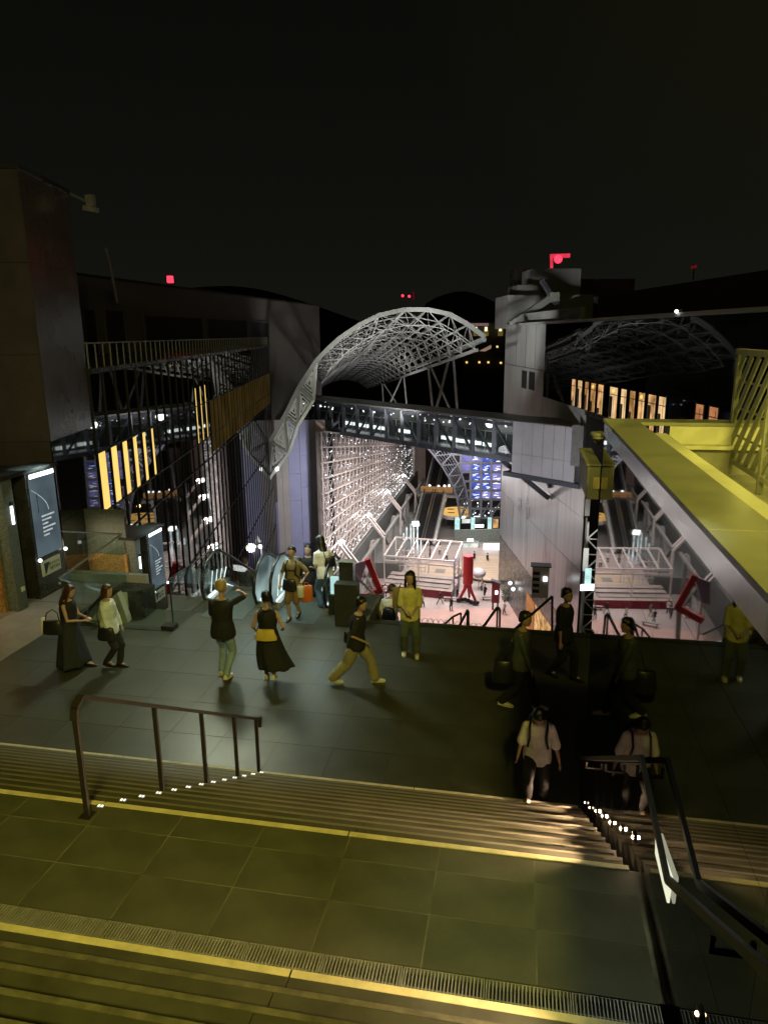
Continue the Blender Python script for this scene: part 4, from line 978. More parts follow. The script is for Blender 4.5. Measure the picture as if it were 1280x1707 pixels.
bkr(724, 806, 790, 840, 140, 'concrete', 'terrace_front'); bkr(700, 838, 790, 870, 136, 'beige', 'terrace_front')
bkr(706, 838, 722, 870, 134, 'copper', 'steps_front'); bkr(690, 905, 722, 940, 120, 'steel_grey', 'lower_front')
bkr(600, 700, 1000, 1000, 165, 'brownwall', 'end_wall')
bkr(720, 868, 762, 892, 118, 'rubber', 'shop_fascia'); bkr(722, 890, 731, 925, 118, 'rubber', 'shop_pier')
a = vrect(738, 872, 757, 880, 117.8)
for k in range(5): MB().wbox(a[0]+(a[1]-a[0])*k/5+.08, a[0]+(a[1]-a[0])*(k+.7)/5, 117.8, 117.9, a[2]+.15, a[3]-.1).build('sign_letter', 'g_star', bk)
bkr(733, 882, 758, 916, 117.4, 'g_shop', 'shop_window', .1); bkr(743, 884, 758, 898, 117.2, 'g_orange', 'shop_poster', .1)
MB().bar(at_v(748, 880, 112), at_v(728, 935, 104), .35).build('sloping_handrail', 'cream', bk)
mb = MB()
for k in range(3): MB().bar(at_v(724-k*4, 880, 112), at_v(706-k*5, 925, 104), .22).build('sloping_handrail', 'pinksteel', bk)
# round canopy
rc = thing('round_canopy', 'round amber lit canopy with dark slots and a white rim at the far end', 'canopy', at_v(766, 856, 112))
c = at_v(766, 853, 113); r = 3.6
MB().disc((c.x, c.y, c.z-.55), r, r, .55, 48).build('rim', 'white_panel', rc); MB().disc((c.x, c.y, c.z+.004), r*.97, r*.97, .02, 48).build('lit_top', 'g_amber', rc)
for (dx, dy) in ((-1.6, 1.4), (.3, 2.2), (-1.3, -.9), (1.2, -1.6), (1.9, .9)): MB().box(c.x+dx-.55, c.x+dx+.55, c.y+dy-.28, c.y+dy+.28, c.z+.026, c.z+.05).build('slot', 'copper', rc)
for (dx, dy) in ((-2.2, 0), (2.2, 0), (0, 2.2)): MB().tube([(c.x+dx, c.y+dy, ZP), (c.x+dx, c.y+dy, c.z-.5)], .15, 8).build('column', 'steel', rc)
lamp('canopy_light', 'POINT', (c.x, c.y, c.z+2.0), 60, (1, .6, .2), size=.3)
# blue lit grid
bg_ = thing('screen_grid', 'dark steel grid wall with blue and violet lit screens at the far end', 'wall', at_v(800, 865, 108))
VG = 106.0
xs = [751, 768, 784, 801.5, 818.5, 836]; ys_ = [742, 757.5, 772, 787, 802.5, 817.5, 832.5, 848, 863]
def ix(y):
    c_ = [(720, 728), (733, 735), (742, 742), (753, 757), (763, 774), (770, 792), (775, 810), (779, 830), (783, 864)]
    for (xa, ya), (xb, yb) in zip(c_[:-1], c_[1:]):
        if ya <= y <= yb: return xa+(xb-xa)*(y-ya)/(yb-ya)
    return 720
for x in xs:
    ye = 864 if x > 783 else max(y for y in range(728, 864) if ix(y) <= x)
    MB().bar(at_v(x, 700, VG), at_v(x, ye, VG), .34).build('grid_post', 'steel_dark', bg_)
for y in ys_+[727]: MB().bar(at_v(max(ix(y), 728), y, VG), at_v(838, y, VG), .30).build('grid_rail', 'steel_dark', bg_)
pat = {(0, 1): 'v', (0, 2): 'v', (0, 3): 'c', (1, 1): 'v', (1, 2): 'v', (1, 3): 'b', (1, 4): 'b', (2, 1): 'v', (2, 2): 'b', (2, 3): 'b', (2, 4): 'v', (3, 2): 'b', (3, 3): 'b', (3, 4): 'v', (4, 2): 'b', (4, 3): 'b', (4, 4): 'v', (5, 2): 'b', (5, 3): 'v', (5, 4): 'v'}
for (j, i), m in pat.items():
    if j > 4+1: continue
    a = vrect(xs[i]+2, ys_[j]+2.5, xs[i+1]-1, ys_[j+1]-2.5, VG+.6)
    MB().wbox(a[0], a[1], VG+.6, VG+.7, a[2], a[3]).build('screen_panel', {'v': 'g_violet', 'b': 'g_blue', 'c': 'g_crim'}[m], bg_)
    if m != 'c' and i > 1:
        mb = MB()
        for q in range(5):
            zz = a[2]+(a[3]-a[2])*random.random(); uu = a[0]+(a[1]-a[0])*random.uniform(.05, .6); mb.bar(W(uu, VG+.55, zz), W(uu+.5, VG+.55, zz+random.uniform(-.1, .1)), .05)
        mb.build('light_streaks', 'g_star', bg_)
MB().slab([at_v(x, y, VG+2) for x, y in [(725, 700), (838, 700), (838, 864), (785, 864), (780, 830), (771, 792), (755, 757)]], W(0, .3, 0)).build('rear_sheet', 'black', bg_)
for k in range(4): MB().bar(at_v(xs[k+1], 862, VG-.1), at_v(xs[k+2] if k < 4 else 836, 834, VG-.1), .16).build('brace', 'steel_dark', bg_)
mb = MB()
for k in range(26): p = at_v(random.uniform(770, 834), random.uniform(833, 860), VG+.4); mb.box(p.x-.08, p.x+.08, p.y-.08, p.y+.08, p.z-.08, p.z+.08)
mb.build('small_lights', 'g_star', bg_, kind='stuff')
# curved lattice rib left of the grid
cl = thing('curved_rib', 'curved dark lattice rib left of the blue screens', 'truss', at_v(768, 866, 104))
oc = [(700, 728), (712, 746), (724, 760), (736, 776), (747, 794), (756, 813), (762, 833), (767, 864)]
ic = [(730, 728), (742, 742), (753, 757), (763, 774), (770, 792), (775, 810), (779, 830), (783, 864)]
O_ = [at_v(x, y, 103) for x, y in oc]; I_ = [at_v(x, y, 104.5) for x, y in ic]
for a, b in zip(O_[:-1], O_[1:]): MB().bar(a, b, .28).build('outer_chord', 'steel_dark', cl)
for a, b in zip(I_[:-1], I_[1:]): MB().bar(a, b, .24).build('inner_chord', 'steel_dark', cl)
for k in range(len(O_)-1):
    MB().bar(O_[k], I_[k], .16).bar(O_[k+1], I_[k], .14).build('web', 'steel_dark', cl)
    mb = MB()
    for q in range(1, 6): mb.bar(O_[k].lerp(I_[k], q/6), O_[k+1].lerp(I_[k+1], q/6), .09)
    mb.build('slats', 'steel_dark', cl)
    if k % 2: MB().add([O_[k].lerp(I_[k], .3)+Vector((0, .2, 0)), I_[k]+Vector((0, .2, 0)), I_[k+1]+Vector((0, .2, 0)), O_[k].lerp(I_[k], .3)+Vector((0, .5, 0)), I_[k]+Vector((0, .5, 0)), I_[k+1]+Vector((0, .5, 0))], [(0, 1, 2), (5, 4, 3), (0, 3, 4, 1), (1, 4, 5, 2), (2, 5, 3, 0)]).build('gusset', 'black', cl)
# balcony and shop under the grid
bl_ = thing('balcony_front', 'grey green balcony front with glass columns and shops above it', 'balcony', at_v(800, 895, 103))
a = vrect(757, 884, 838, 906, 103); MB().wbox(a[0], a[1], 103, 103.4, a[2], a[3]).build('parapet', mat('grey_green_panel', (.16, .19, .17), .6), bl_)
a = vrect(757, 864, 838, 884, 107.8); MB().wbox(a[0], a[1], 107.8, 108.2, a[2], a[3]).build('shop_front', 'rubber', bl_)
for (x0, x1) in ((759, 766), (786, 791), (814, 819)): a = vrect(x0, 864, x1, 885, 105); MB().wbox(a[0], a[1], 105, 105.6, a[2], a[3]).build('glass_column', 'g_teal', bl_)
for (x0, x1, y0_, y1_, m) in ((770, 784, 866, 872, 'g_shop'), (792, 806, 875, 879, 'g_tube'), (822, 830, 866, 880, 'g_warm'), (768, 776, 861, 864, 'g_tube'), (790, 800, 861, 863, 'g_tube')): a = vrect(x0, y0_, x1, y1_, 106); MB().wbox(a[0], a[1], 106, 106.2, a[2], a[3]).build('shop_light', m, bl_)
gt = thing('lit_gateway', 'pale green lit gateway with plants behind the red drum', 'gate', at_v(783, 935, 101))
for (x0, y0_, x1, y1_, m, nm) in [(767, 903, 798, 906, 'steel', 'top_beam'), (772, 905, 797, 920, 'g_shop', 'lit_panel'), (768, 906, 771, 934, 'g_shop', 'post'), (796, 906, 799, 934, 'steel', 'post'), (773, 920, 796, 932, 'g_teal', 'lower_panel'), (779, 899, 789, 903, 'g_tube', 'lit_sign')]:
    a = vrect(x0, y0_, x1, y1_, 100.5); MB().wbox(a[0], a[1], 100.5, 100.8, a[2], a[3]).build(nm, m, gt)
rw = thing('lit_panel_row', 'row of white lit panels on thin posts near the metal wall', 'sign', at_v(820, 930, 99))
for k in range(6):
    x = 806+k*5; a = vrect(x, 906, x+3.4, 916, 99); MB().wbox(a[0], a[1], 99, 99.1, a[2], a[3]).build('panel', 'g_tube', rw); MB().bar(at_v(x+1.5, 917, 99), at_v(x+1.5, 934, 99), .08).build('post', 'steel_grey', rw)
a = vrect(803, 917, 836, 919, 99); MB().wbox(a[0], a[1], 98.95, 99.15, a[2], a[3]).build('rail', 'darkred', rw)
# pylon and panels seen in the gap beside the polished wall
py = thing('lattice_pylon', 'slim steel lattice pylon with white boards in the gap beside the stone wall', 'pylon', W(15, 44, -25))
mb = MB(); c = at_v(990, 900, 44); c.z = 0
for dx, dy in ((-.5, -.5), (.5, -.5), (.5, .5), (-.5, .5)): MB().bar(c+Vector((dx, dy, -25)), c+Vector((dx, dy, -6)), .12).build('upright', 'steel_grey', py)
for k in range(18):
    z = -25+k*1.05; s_ = 1 if k % 2 else -1
    mb.bar(c+Vector((-.5*s_, -.5, z)), c+Vector((.5*s_, -.5, z+1.05)), .08).bar(c+Vector((-.5, -.5*s_, z)), c+Vector((-.5, .5*s_, z+1.05)), .08).bar(c+Vector((-.5, -.5, z)), c+Vector((.5, -.5, z)), .06)
mb.build('lacing', 'steel', py)
for (x0, y0_, x1, y1_, v, m) in [(976, 832, 982, 860, 42, 'steel'), (973, 914, 979, 952, 42, 'steel'), (976, 948, 984, 978, 41, 'g_teal'), (968, 975, 995, 984, 40, 'g_tube')]:
    a = vrect(x0, y0_, x1, y1_, v); MB().wbox(a[0], a[1], v, v+.1, a[2], a[3]).build('board', m, py)
lamp('pylon_light', 'POINT', at_v(978, 930, 40), 420, (1, .95, .9), size=.3)
# ---- far buildings beyond the vault
fb = thing('distant_hotel', 'distant low building with warm lit entrance lamps beyond the vault', 'building', at_v(810, 560, 420))
a = vrect(778, 538, 840, 600, 420); MB().wbox(a[0], a[1], 420, 450, a[2], a[3]).build('wall', 'brownwall', fb)
a = vrect(776, 539, 814, 543, 417); MB().wbox(a[0], a[1], 417, 420, a[2], a[3]).build('canopy', glow('dim_pink_canopy', (.6, .35, .35), .28), fb)
for x in (793, 810, 834):
    a = vrect(x-2, 545, x+2, 552, 416); MB().wbox(a[0], a[1], 416, 416.5, a[2], a[3]).build('lamp', glow('pale_gold_lamp', (1, .85, .45), 1.6), fb)
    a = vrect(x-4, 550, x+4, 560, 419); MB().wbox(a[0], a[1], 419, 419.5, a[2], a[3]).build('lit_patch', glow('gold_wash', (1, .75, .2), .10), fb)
fb2 = thing('distant_block', 'distant dark block with a row of small warm lamps under the hotel', 'building', at_v(810, 610, 300))
a = vrect(772, 586, 842, 700, 300); MB().wbox(a[0], a[1], 300, 330, a[2], a[3]).build('wall', 'black', fb2)
for (x, y) in ((778, 604), (799, 604), (814, 604), (835, 605), (829, 578), (817, 578), (794, 585)):
    a = vrect(x-1.3, y-1.6, x+1.3, y+1.6, 298); MB().wbox(a[0], a[1], 298, 299, a[2], a[3]).build('lamp', 'g_gold', fb2)
a = vrect(800, 577, 815, 582, 297); MB().slab([at_v(798, 585, 297), at_v(818, 575, 297), at_v(818, 581, 297), at_v(808, 586, 297)], Vector((0, 2, 0))).build('lit_roof', glow('dim_warm_roof', (.8, .5, .35), .3), fb2)
for (x, y, n_) in ((777, 537, 'small red beacon on the distant hotel canopy'), (671, 493, 'left red beacon on the far hill mast'), (682, 494, 'right red beacon on the far hill mast')):
    v = 415 if x > 700 else 2000; r = .8 if x > 700 else 3.6
    t = thing('red_beacon', n_, 'beacon', at_v(x, y, v), group='red beacons beyond the vault'); MB().ball(at_v(x, y, v), r, 8, 6).build('lens', 'g_red', t); MB().bar(at_v(x, y, v)+Vector((0, 0, -r)), at_v(x, y+4, v), r*.4).build('mast', 'steel_dark', t)
t = thing('hill_mast', 'dim red mast beside two beacons on the far hill', 'mast', at_v(689, 498, 2000)); MB().bar(at_v(689, 500, 2000), at_v(689, 486, 2000), 4).build('shaft', glow('dim_red2', (1, .05, .08), .07), t)

# ================================================================== LEFT SIDE OF THE LANDING
def pier(label):
    o = at_z(75, 998, 0); t = thing('lift_hall_pier', label, 'pier', (o.x, o.y, 0))
    x = o.x
    MB().box(x-2.6, x-.42, 12.95, 14.6, 0, 2.93).build('core', 'black', t)
    MB().box(x-3.6, x-.32, 12.86, 12.95, 0, 3.9).build('front_wall', 'darkwall', t)
    MB().box(x-.42, x-.03, 12.86, 13.16, 0, 2.93).build('side_wall', 'darkwall', t)
    for k in range(5):
        MB().box(x-.36-.62*(k+1)+.004, x-.36-.62*k-.004, 12.78, 12.85, 0.01, 2.45).build('copper_panel', 'copper', t)
    MB().box(x-.36, x-.30, 12.77, 12.86, 0, 2.5).build('copper_edge', 'copper', t)
    MB().box(x-.42, x-.05, 13.62, 14.62, 0, 2.93).build('poster_pier', 'granite_dull', t)
    MB().box(x-.55, x+.02, 12.80, 14.70, 2.94, 3.02).build('roof_slab', 'black', t)
    ps = MB().box(x-.045, x-.01, 13.70, 14.55, .98, 2.9).build('poster', 'g_poster', t)
    MB().box(x-.006, x-.002, 13.70, 14.55, 2.80, 2.9).build('lit_head', 'g_tube', ps)
    for k in range(6): MB().box(x-.007, x-.002, 13.95, 14.05+.25*((k*7) % 3)/2+.1, 1.42+k*.09, 1.455+k*.09).build('print_line', 'g_print', ps)
    mb = MB(); pp_ = [(x-.005, 13.72+.5*math.sin(a*.16)*1.0, 2.55-.055*a) for a in range(11)]
    mb.tube(pp_, .008, 5).build('print_curve', 'g_print', ps); MB().box(x-.007, x-.002, 13.86, 13.88, 2.0, 2.45).build('print_line', 'ink', ps)
    sg = MB().box(x-.045, x-.012, 13.76, 14.42, .50, .86).build('name_plate', 'paper', t)
    MB().slab([(x-.009, 13.82, .80), (x-.009, 14.02, .80), (x-.009, 13.88, .55), (x-.009, 13.84, .55)], (.004, 0, 0)).build('plate_mark', 'ink', sg)
    m1 = Matrix.Translation((x-.006, 14.19, .73)) @ Matrix(((0, 0, 1), (1, 0, 0), (0, 1, 0))).to_4x4()
    rel = Matrix.Translation(-Vector((o.x, o.y, 0)))
    text('JR KYOTO', 'plate_text', .085, 'ink', sg, rel @ m1, .002)
    m2 = Matrix.Translation((x-.006, 14.19, .62)) @ Matrix(((0, 0, 1), (1, 0, 0), (0, 1, 0))).to_4x4()
    text('ISETAN', 'plate_text', .11, 'ink', sg, rel @ m2, .002)
    for y in (13.66, 14.60):
        MB().ball((x+.03, y, .93), .045, 10, 6).build('spot_bulb', 'g_tube', t, smooth=True)
    MB().box(x-.03, x+.0, 13.02, 13.07, 1.95, 2.35).build('sconce', 'g_tube', t)
    MB().box(x-.035, x+.01, 13.01, 13.08, 2.36, 2.44).build('sconce_cap', 'black', t)
    MB().box(x-.03, x-.005, 13.0, 13.1, .42, .52).build('switch_plate', 'paper', t)
    return t, o
p1_, o1 = pier('left lift hall pier with copper mesh panels and a lit blue poster beside the tower')
lamp('pier_roof_glow', 'SPOT', (o1.x-.1, 13.6, 3.05), 26, (.72, 1, .95), (o1.x-1.6, 15.2, 4.6), size=.08, spot=150, blend=.9)
lamp('pier_poster_light', 'SPOT', (o1.x+.32, 14.1, 3.25), 90, (.75, 1, .95), (o1.x-.1, 14.0, 2.4), size=.08, spot=110, blend=.6)
lamp('pier_wall_light', 'SPOT', (o1.x-.2, 11.8, 4.6), 60, (.75, 1, .92), (o1.x-.7, 12.9, 3.0), size=.08, spot=70, blend=.8)
lamp('copper_wall_light', 'SPOT', (o1.x-1.5, 11.0, 3.4), 150, (1, .72, .40), (o1.x-1.2, 12.9, .4), size=.1, spot=95, blend=.7)
o2 = at_z(261, 1030, -3.3)
p2_ = dup(p1_, (o2.x, o2.y, -3.3), label='smaller looking copper and poster pier on the lower landing behind the glass guard')
lamp('pier_poster_light', 'SPOT', (o2.x+.5, o2.y+.4, .2), 80, (.75, 1, .95), (o2.x-.1, o2.y+.3, -1.2), size=.08, spot=120, blend=.6)
lamp('copper_wall_light', 'SPOT', (o2.x-1.2, o2.y-2.9, .1), 190, (1, .8, .5), (o2.x-.9, o2.y-.9, -2), size=.1, spot=120, blend=.7)
lb = MB().box(-13.6, -6.98, 15.2, 22.6, -3.9, -3.322).build('lower_landing', 'joint', kind='structure')
tiles(-13.5, -7.0, 15.25, 22.5, -3.3, 8, 9, lb, 'tile2')
lamp('lower_landing_light', 'SPOT', (-9.0, 19.0, 1.5), 160, (.85, 1, .9), (-9.5, 18.6, -3.3), size=.2, spot=130, blend=.6)
sw = thing('stair_parapet', 'beige sloping parapet beside the stair down to the lower landing', 'parapet', (-7.8, 12.5, -1))
MB().slab([at_y(128, 1062, 12.7), at_y(217, 1061, 12.7), at_y(212, 1030, 12.7), at_y(196, 988, 12.7), at_y(176, 1005, 12.7)], (0, .16, 0)).build('side', 'cream', sw)
MB().bar(at_y(120, 1048, 12.66), at_y(182, 982, 12.66), .09, .06).build('sloping_rail', 'rail', sw)
MB().box(-9.3, -6.98, 12.40, 12.52, -.5, .012).build('edge_kerb', 'plinth', sw)
lw_ = thing('reflection_wall', 'pale wall standing in for reflections in the glass guard', 'wall', (-11, 16.4, -3.3))
MB().box(-13.2, -9.6, 16.3, 16.5, -3.3, -.3).build('face', 'cream', lw_)  # pale wall added in place of reflections in the glass
sbk = thing('notice_block', 'dark block with a pale notice standing right of the beige sloping parapet', 'block', (-7.7, 13.0, 0))
a_, b_ = at_y(194, 1062, 13.0), at_y(246, 1062, 13.0); zt_ = at_y(200, 984, 13.0).z
MB().box(a_.x, b_.x, 13.0, 13.5, a_.z, zt_).build('body', 'granite_dull', sbk)
c_ = at_y(209, 1000, 12.985); MB().box(c_.x-.06, c_.x+.06, 12.98, 12.997, c_.z-.17, c_.z+.17).build('notice', 'paper', sbk)
gg = thing('glass_guard', 'clear glass guard round the stair opening at the left of the landing', 'guard', (-8, 12.4, 0))
MB().box(-9.25, -6.95, 12.44, 12.46, .02, .98).build('glass_pane', 'glass', gg)
MB().box(-9.27, -9.25, 12.46, 14.9, .02, 1.0).build('glass_pane', 'glass', gg)
MB().box(-11.0, -9.28, 14.88, 14.90, .02, 1.25).build('glass_pane', 'glass', gg)
MB().box(-6.93, -6.91, 12.7, 15.3, .02, 1.02).build('glass_pane', 'glass', gg)
MB().bar((-9.26, 12.42, 1.0), (-9.26, 14.9, 1.27), .03).bar((-11.0, 14.89, 1.27), (-9.26, 14.89, 1.27), .03).build('cap_rail', 'steel_grey', gg)
MB().bar((-6.92, 12.68, 1.03), (-6.92, 15.3, 1.03), .025).bar((-6.92, 12.68, .05), (-6.92, 12.68, 1.03), .025).build('cap_rail', 'rail', gg)
MB().box(-7.06, -6.80, 12.42, 12.66, 0, .10).build('shoe_block', 'black', gg)
for (y, z) in ((12.42, .9), (12.42, .2)): MB().ball((-9.25, y, z), .03, 8, 5).build('clamp', 'steel', gg)
# ---- escalators
def escal(x0, label, mats):
    t = thing('escalator', label, 'escalator', (x0, 13.8, 0), group='escalators at the back of the landing')
    def prof(y): return 0 if y < 14.7 else -(y-14.7)*.56
    pts = [(13.98, .12), (13.78, .20), (13.69, .45), (13.76, .74), (13.98, .97), (14.4, 1.10), (14.75, 1.04), (15.4, .66), (22, -3.3)]
    for x, bm_ in ((x0, mats[0]), (x0+1.2, mats[1])):
        MB().tube([(x, y, z) for y, z in pts], .036, 8).build('handrail', 'rubber', t, smooth=True)
        inn_ = [(13.95, .15), (13.79, .45), (14.0, .90), (14.4, 1.04), (14.75, .97), (15.4, .60), (22, -3.36), (22, -4.1), (14.9, .02)]
        MB().slab([(x-.012, y, z) for y, z in inn_], (.024, 0, 0)).build('balustrade', bm_, t)
        MB().slab([(x-.02, y, z) for y, z in [(14.0, .14), (14.9, .14), (22, -3.75), (22, -3.70), (14.9, .19), (14.0, .19)]], (.04, 0, 0)).build('skirt_light', 'g_skirt', t)
        MB().slab([(x-.11, y, z) for y, z in [(14.0, 0), (14.0, .13), (14.9, .13), (22, -3.8), (22, -4.2), (14.9, 0)]], (.22, 0, 0)).build('skirt', 'steel', t)
    MB().box(x0+.12, x0+1.08, 13.25, 14.5, -.01, .006).build('comb_plate', 'comb', t)
    for k in range(16):
        y = 14.52+.4*k; z = prof(y); MB().box(x0+.12, x0+1.08, y, y+.4, z-.25, z).build('step', 'comb', t)
    for k in range(4): MB().bar((x0+.02, 14.1+k*.25, .25+k*.03), (x0+.02, 14.25+k*.25, .7-k*.05), .012).build('light_tick', 'g_skirt', t)
    return t
X['g_balus'] = glow('lit_balustrade', (.72, 1.0, .97), .36, .75, 1.1)
e1 = escal(-6.72, 'escalator at the left beside the glass guard going down', ('glass', 'g_balus'))
e2 = escal(-5.15, 'escalator at the right with bright sides and people stepping off', ('g_balus', 'glass'))
lamp('escalator_glow', 'AREA', (-4.6, 14.6, 1.9), 14, (.75, 1, .97), (-4.6, 14.3, 0), size=.8)
lamp('escalator_glow', 'AREA', (-6.1, 14.9, 1.8), 10, (.75, 1, .97), (-6.1, 14.6, 0), size=.8)
pl = thing('end_plinth', 'dark square plinth standing at the right end of the escalators', 'plinth', (-3.35, 13.4, 0))
bevel(MB().box(-3.60, -3.12, 13.22, 13.46, 0, .93).build('body', 'plinth', pl), .008)
MB().box(-3.62, -3.32, 13.75, 13.95, 0, 1.22).build('rear_post', 'granite_dull', pl)
MB().box(-3.63, -3.31, 13.74, 13.96, 1.222, 1.235).build('cap', 'steel', pl)
MB().box(-3.86, -3.70, 13.9, 14.0, .45, .82).build('lit_box', 'g_teal', pl)
MB().box(-3.9, -3.68, 13.85, 14.1, 0, .44).build('cabinet', 'plinth', pl)

# ================================================================== PEOPLE
X['skin'] = mat('skin', (.42, .27, .19), .5, vary=.08, scale=12)
X['hair_black'] = mat('black_hair', (.010, .009, .008), .38, vary=.4, scale=18, stretch=(4, 4, .5))
X['hair_brown'] = mat('brown_hair', (.045, .020, .013), .4, vary=.45, scale=18, stretch=(4, 4, .5))
X['hair_blond'] = mat('blond_hair', (.34, .24, .10), .5, vary=.35, scale=18, stretch=(4, 4, .5))
X['eye'] = mat('dark_eye', (.02, .015, .012), .2)
X['lip'] = mat('lip', (.30, .11, .09), .5)
def cloth(name, c, vary=.22): return mat(name, c, .85, vary=vary, scale=7, bump=.25)
X['c_black'] = cloth('black_cloth', (.011, .011, .012)); X['c_navy'] = cloth('navy_cloth', (.012, .017, .022))
X['c_mint'] = cloth('pale_mint_knit', (.58, .66, .66)); X['c_jean'] = cloth('light_denim', (.24, .34, .50)); X['c_denim'] = cloth('blue_denim', (.05, .09, .16))
X['c_khaki'] = cloth('khaki_cloth', (.27, .24, .15)); X['c_lime'] = cloth('yellow_cloth', (.60, .56, .20)); X['c_slate'] = cloth('slate_cloth', (.07, .085, .07))
X['c_olive'] = cloth('tan_olive_cloth', (.24, .19, .09)); X['c_brown'] = cloth('brown_cloth', (.20, .13, .065)); X['c_white'] = cloth('white_cloth', (.74, .70, .66))
X['c_grey'] = cloth('grey_cloth', (.13, .13, .13)); X['c_pattern'] = cloth('black_patterned_cloth', (.05, .05, .05), .8)
X['shoe_w'] = mat('white_shoe', (.62, .60, .50), .55); X['shoe_b'] = mat('black_shoe', (.012, .012, .012), .4)
X['b_yellow'] = cloth('yellow_bag', (.62, .46, .09)); X['b_orange'] = mat('orange_bag', (.62, .15, .03), .5, bump=.3); X['b_white'] = mat('white_bag', (.65, .63, .50), .5, bump=.3)
X['b_tan'] = cloth('tan_bag', (.27, .20, .10)); X['b_black'] = mat('black_leather', (.014, .014, .015), .35); X['b_blue'] = cloth('pale_blue_bag', (.25, .33, .36))

def loft(mb, rings, n=14):
    """rings: (centre, rx, ry, xaxis, yaxis)"""
    base = len(mb.v)
    for c, rx, ry, xa, ya in rings:
        for k in range(n):
            a = 2*PI*k/n; mb.v.append(Vector(c)+Vector(xa)*(rx*math.cos(a))+Vector(ya)*(ry*math.sin(a)))
    m = len(rings)
    for i in range(m-1):
        for k in range(n):
            a = base+i*n+k; b = base+i*n+(k+1) % n; mb.f.append((a, b, b+n, a+n))
    mb.f.append(tuple(base+k for k in reversed(range(n)))); mb.f.append(tuple(base+(m-1)*n+k for k in range(n)))
def limb(mb, pts, rs, n=10):
    mb.tube(pts, rs, n)
    for p, r in zip(pts, rs): mb.ball(p, r*.985, n, 6)
def ik(a, b, l1, l2, pole):
    a, b, pole = Vector(a), Vector(b), Vector(pole); d = b-a; L = d.length
    if L > (l1+l2)*.999: b = a+d*((l1+l2)*.999/L); d = b-a; L = d.length
    x = (l1*l1-l2*l2+L*L)/(2*L); h = math.sqrt(max(l1*l1-x*x, 0)); dn = d/L
    p = (pole-dn*pole.dot(dn)).normalized(); return a+dn*x+p*h, b
def remesh(name, mb, vox, m, parent, wob=0.0, freq=6.0, smooth=2):
    me = bpy.data.meshes.new(name); me.from_pydata(mb.v, [], mb.f); me.update()
    bm = bmesh.new(); bm.from_mesh(me); bmesh.ops.recalc_face_normals(bm, faces=bm.faces); bm.to_mesh(me); bm.free()
    t = bpy.data.objects.new(name+'_raw', me); COL.objects.link(t)
    md = t.modifiers.new('r', 'REMESH'); md.mode = 'VOXEL'; md.voxel_size = vox
    if smooth: sm = t.modifiers.new('s', 'SMOOTH'); sm.iterations = smooth; sm.factor = .5
    dg = bpy.context.evaluated_depsgraph_get()
    out = bpy.data.meshes.new_from_object(t.evaluated_get(dg)); bpy.data.objects.remove(t)
    if wob:
        nn = [v.normal.copy() for v in out.vertices]
        for v, q in zip(out.vertices, nn):
            c = v.co; f = noise.noise(Vector((c.x*freq, c.y*freq, c.z*freq*.45)))+.5*noise.noise(Vector((c.x*freq*2.3, c.y*freq*2.3+5, c.z*freq)))
            v.co = c+q*(f*wob)
    for p in out.polygons: p.use_smooth = True
    out.materials.clear(); out.materials.append(X[m])
    o = bpy.data.objects.new(name, out); COL.objects.link(o); o.parent = parent
    return o
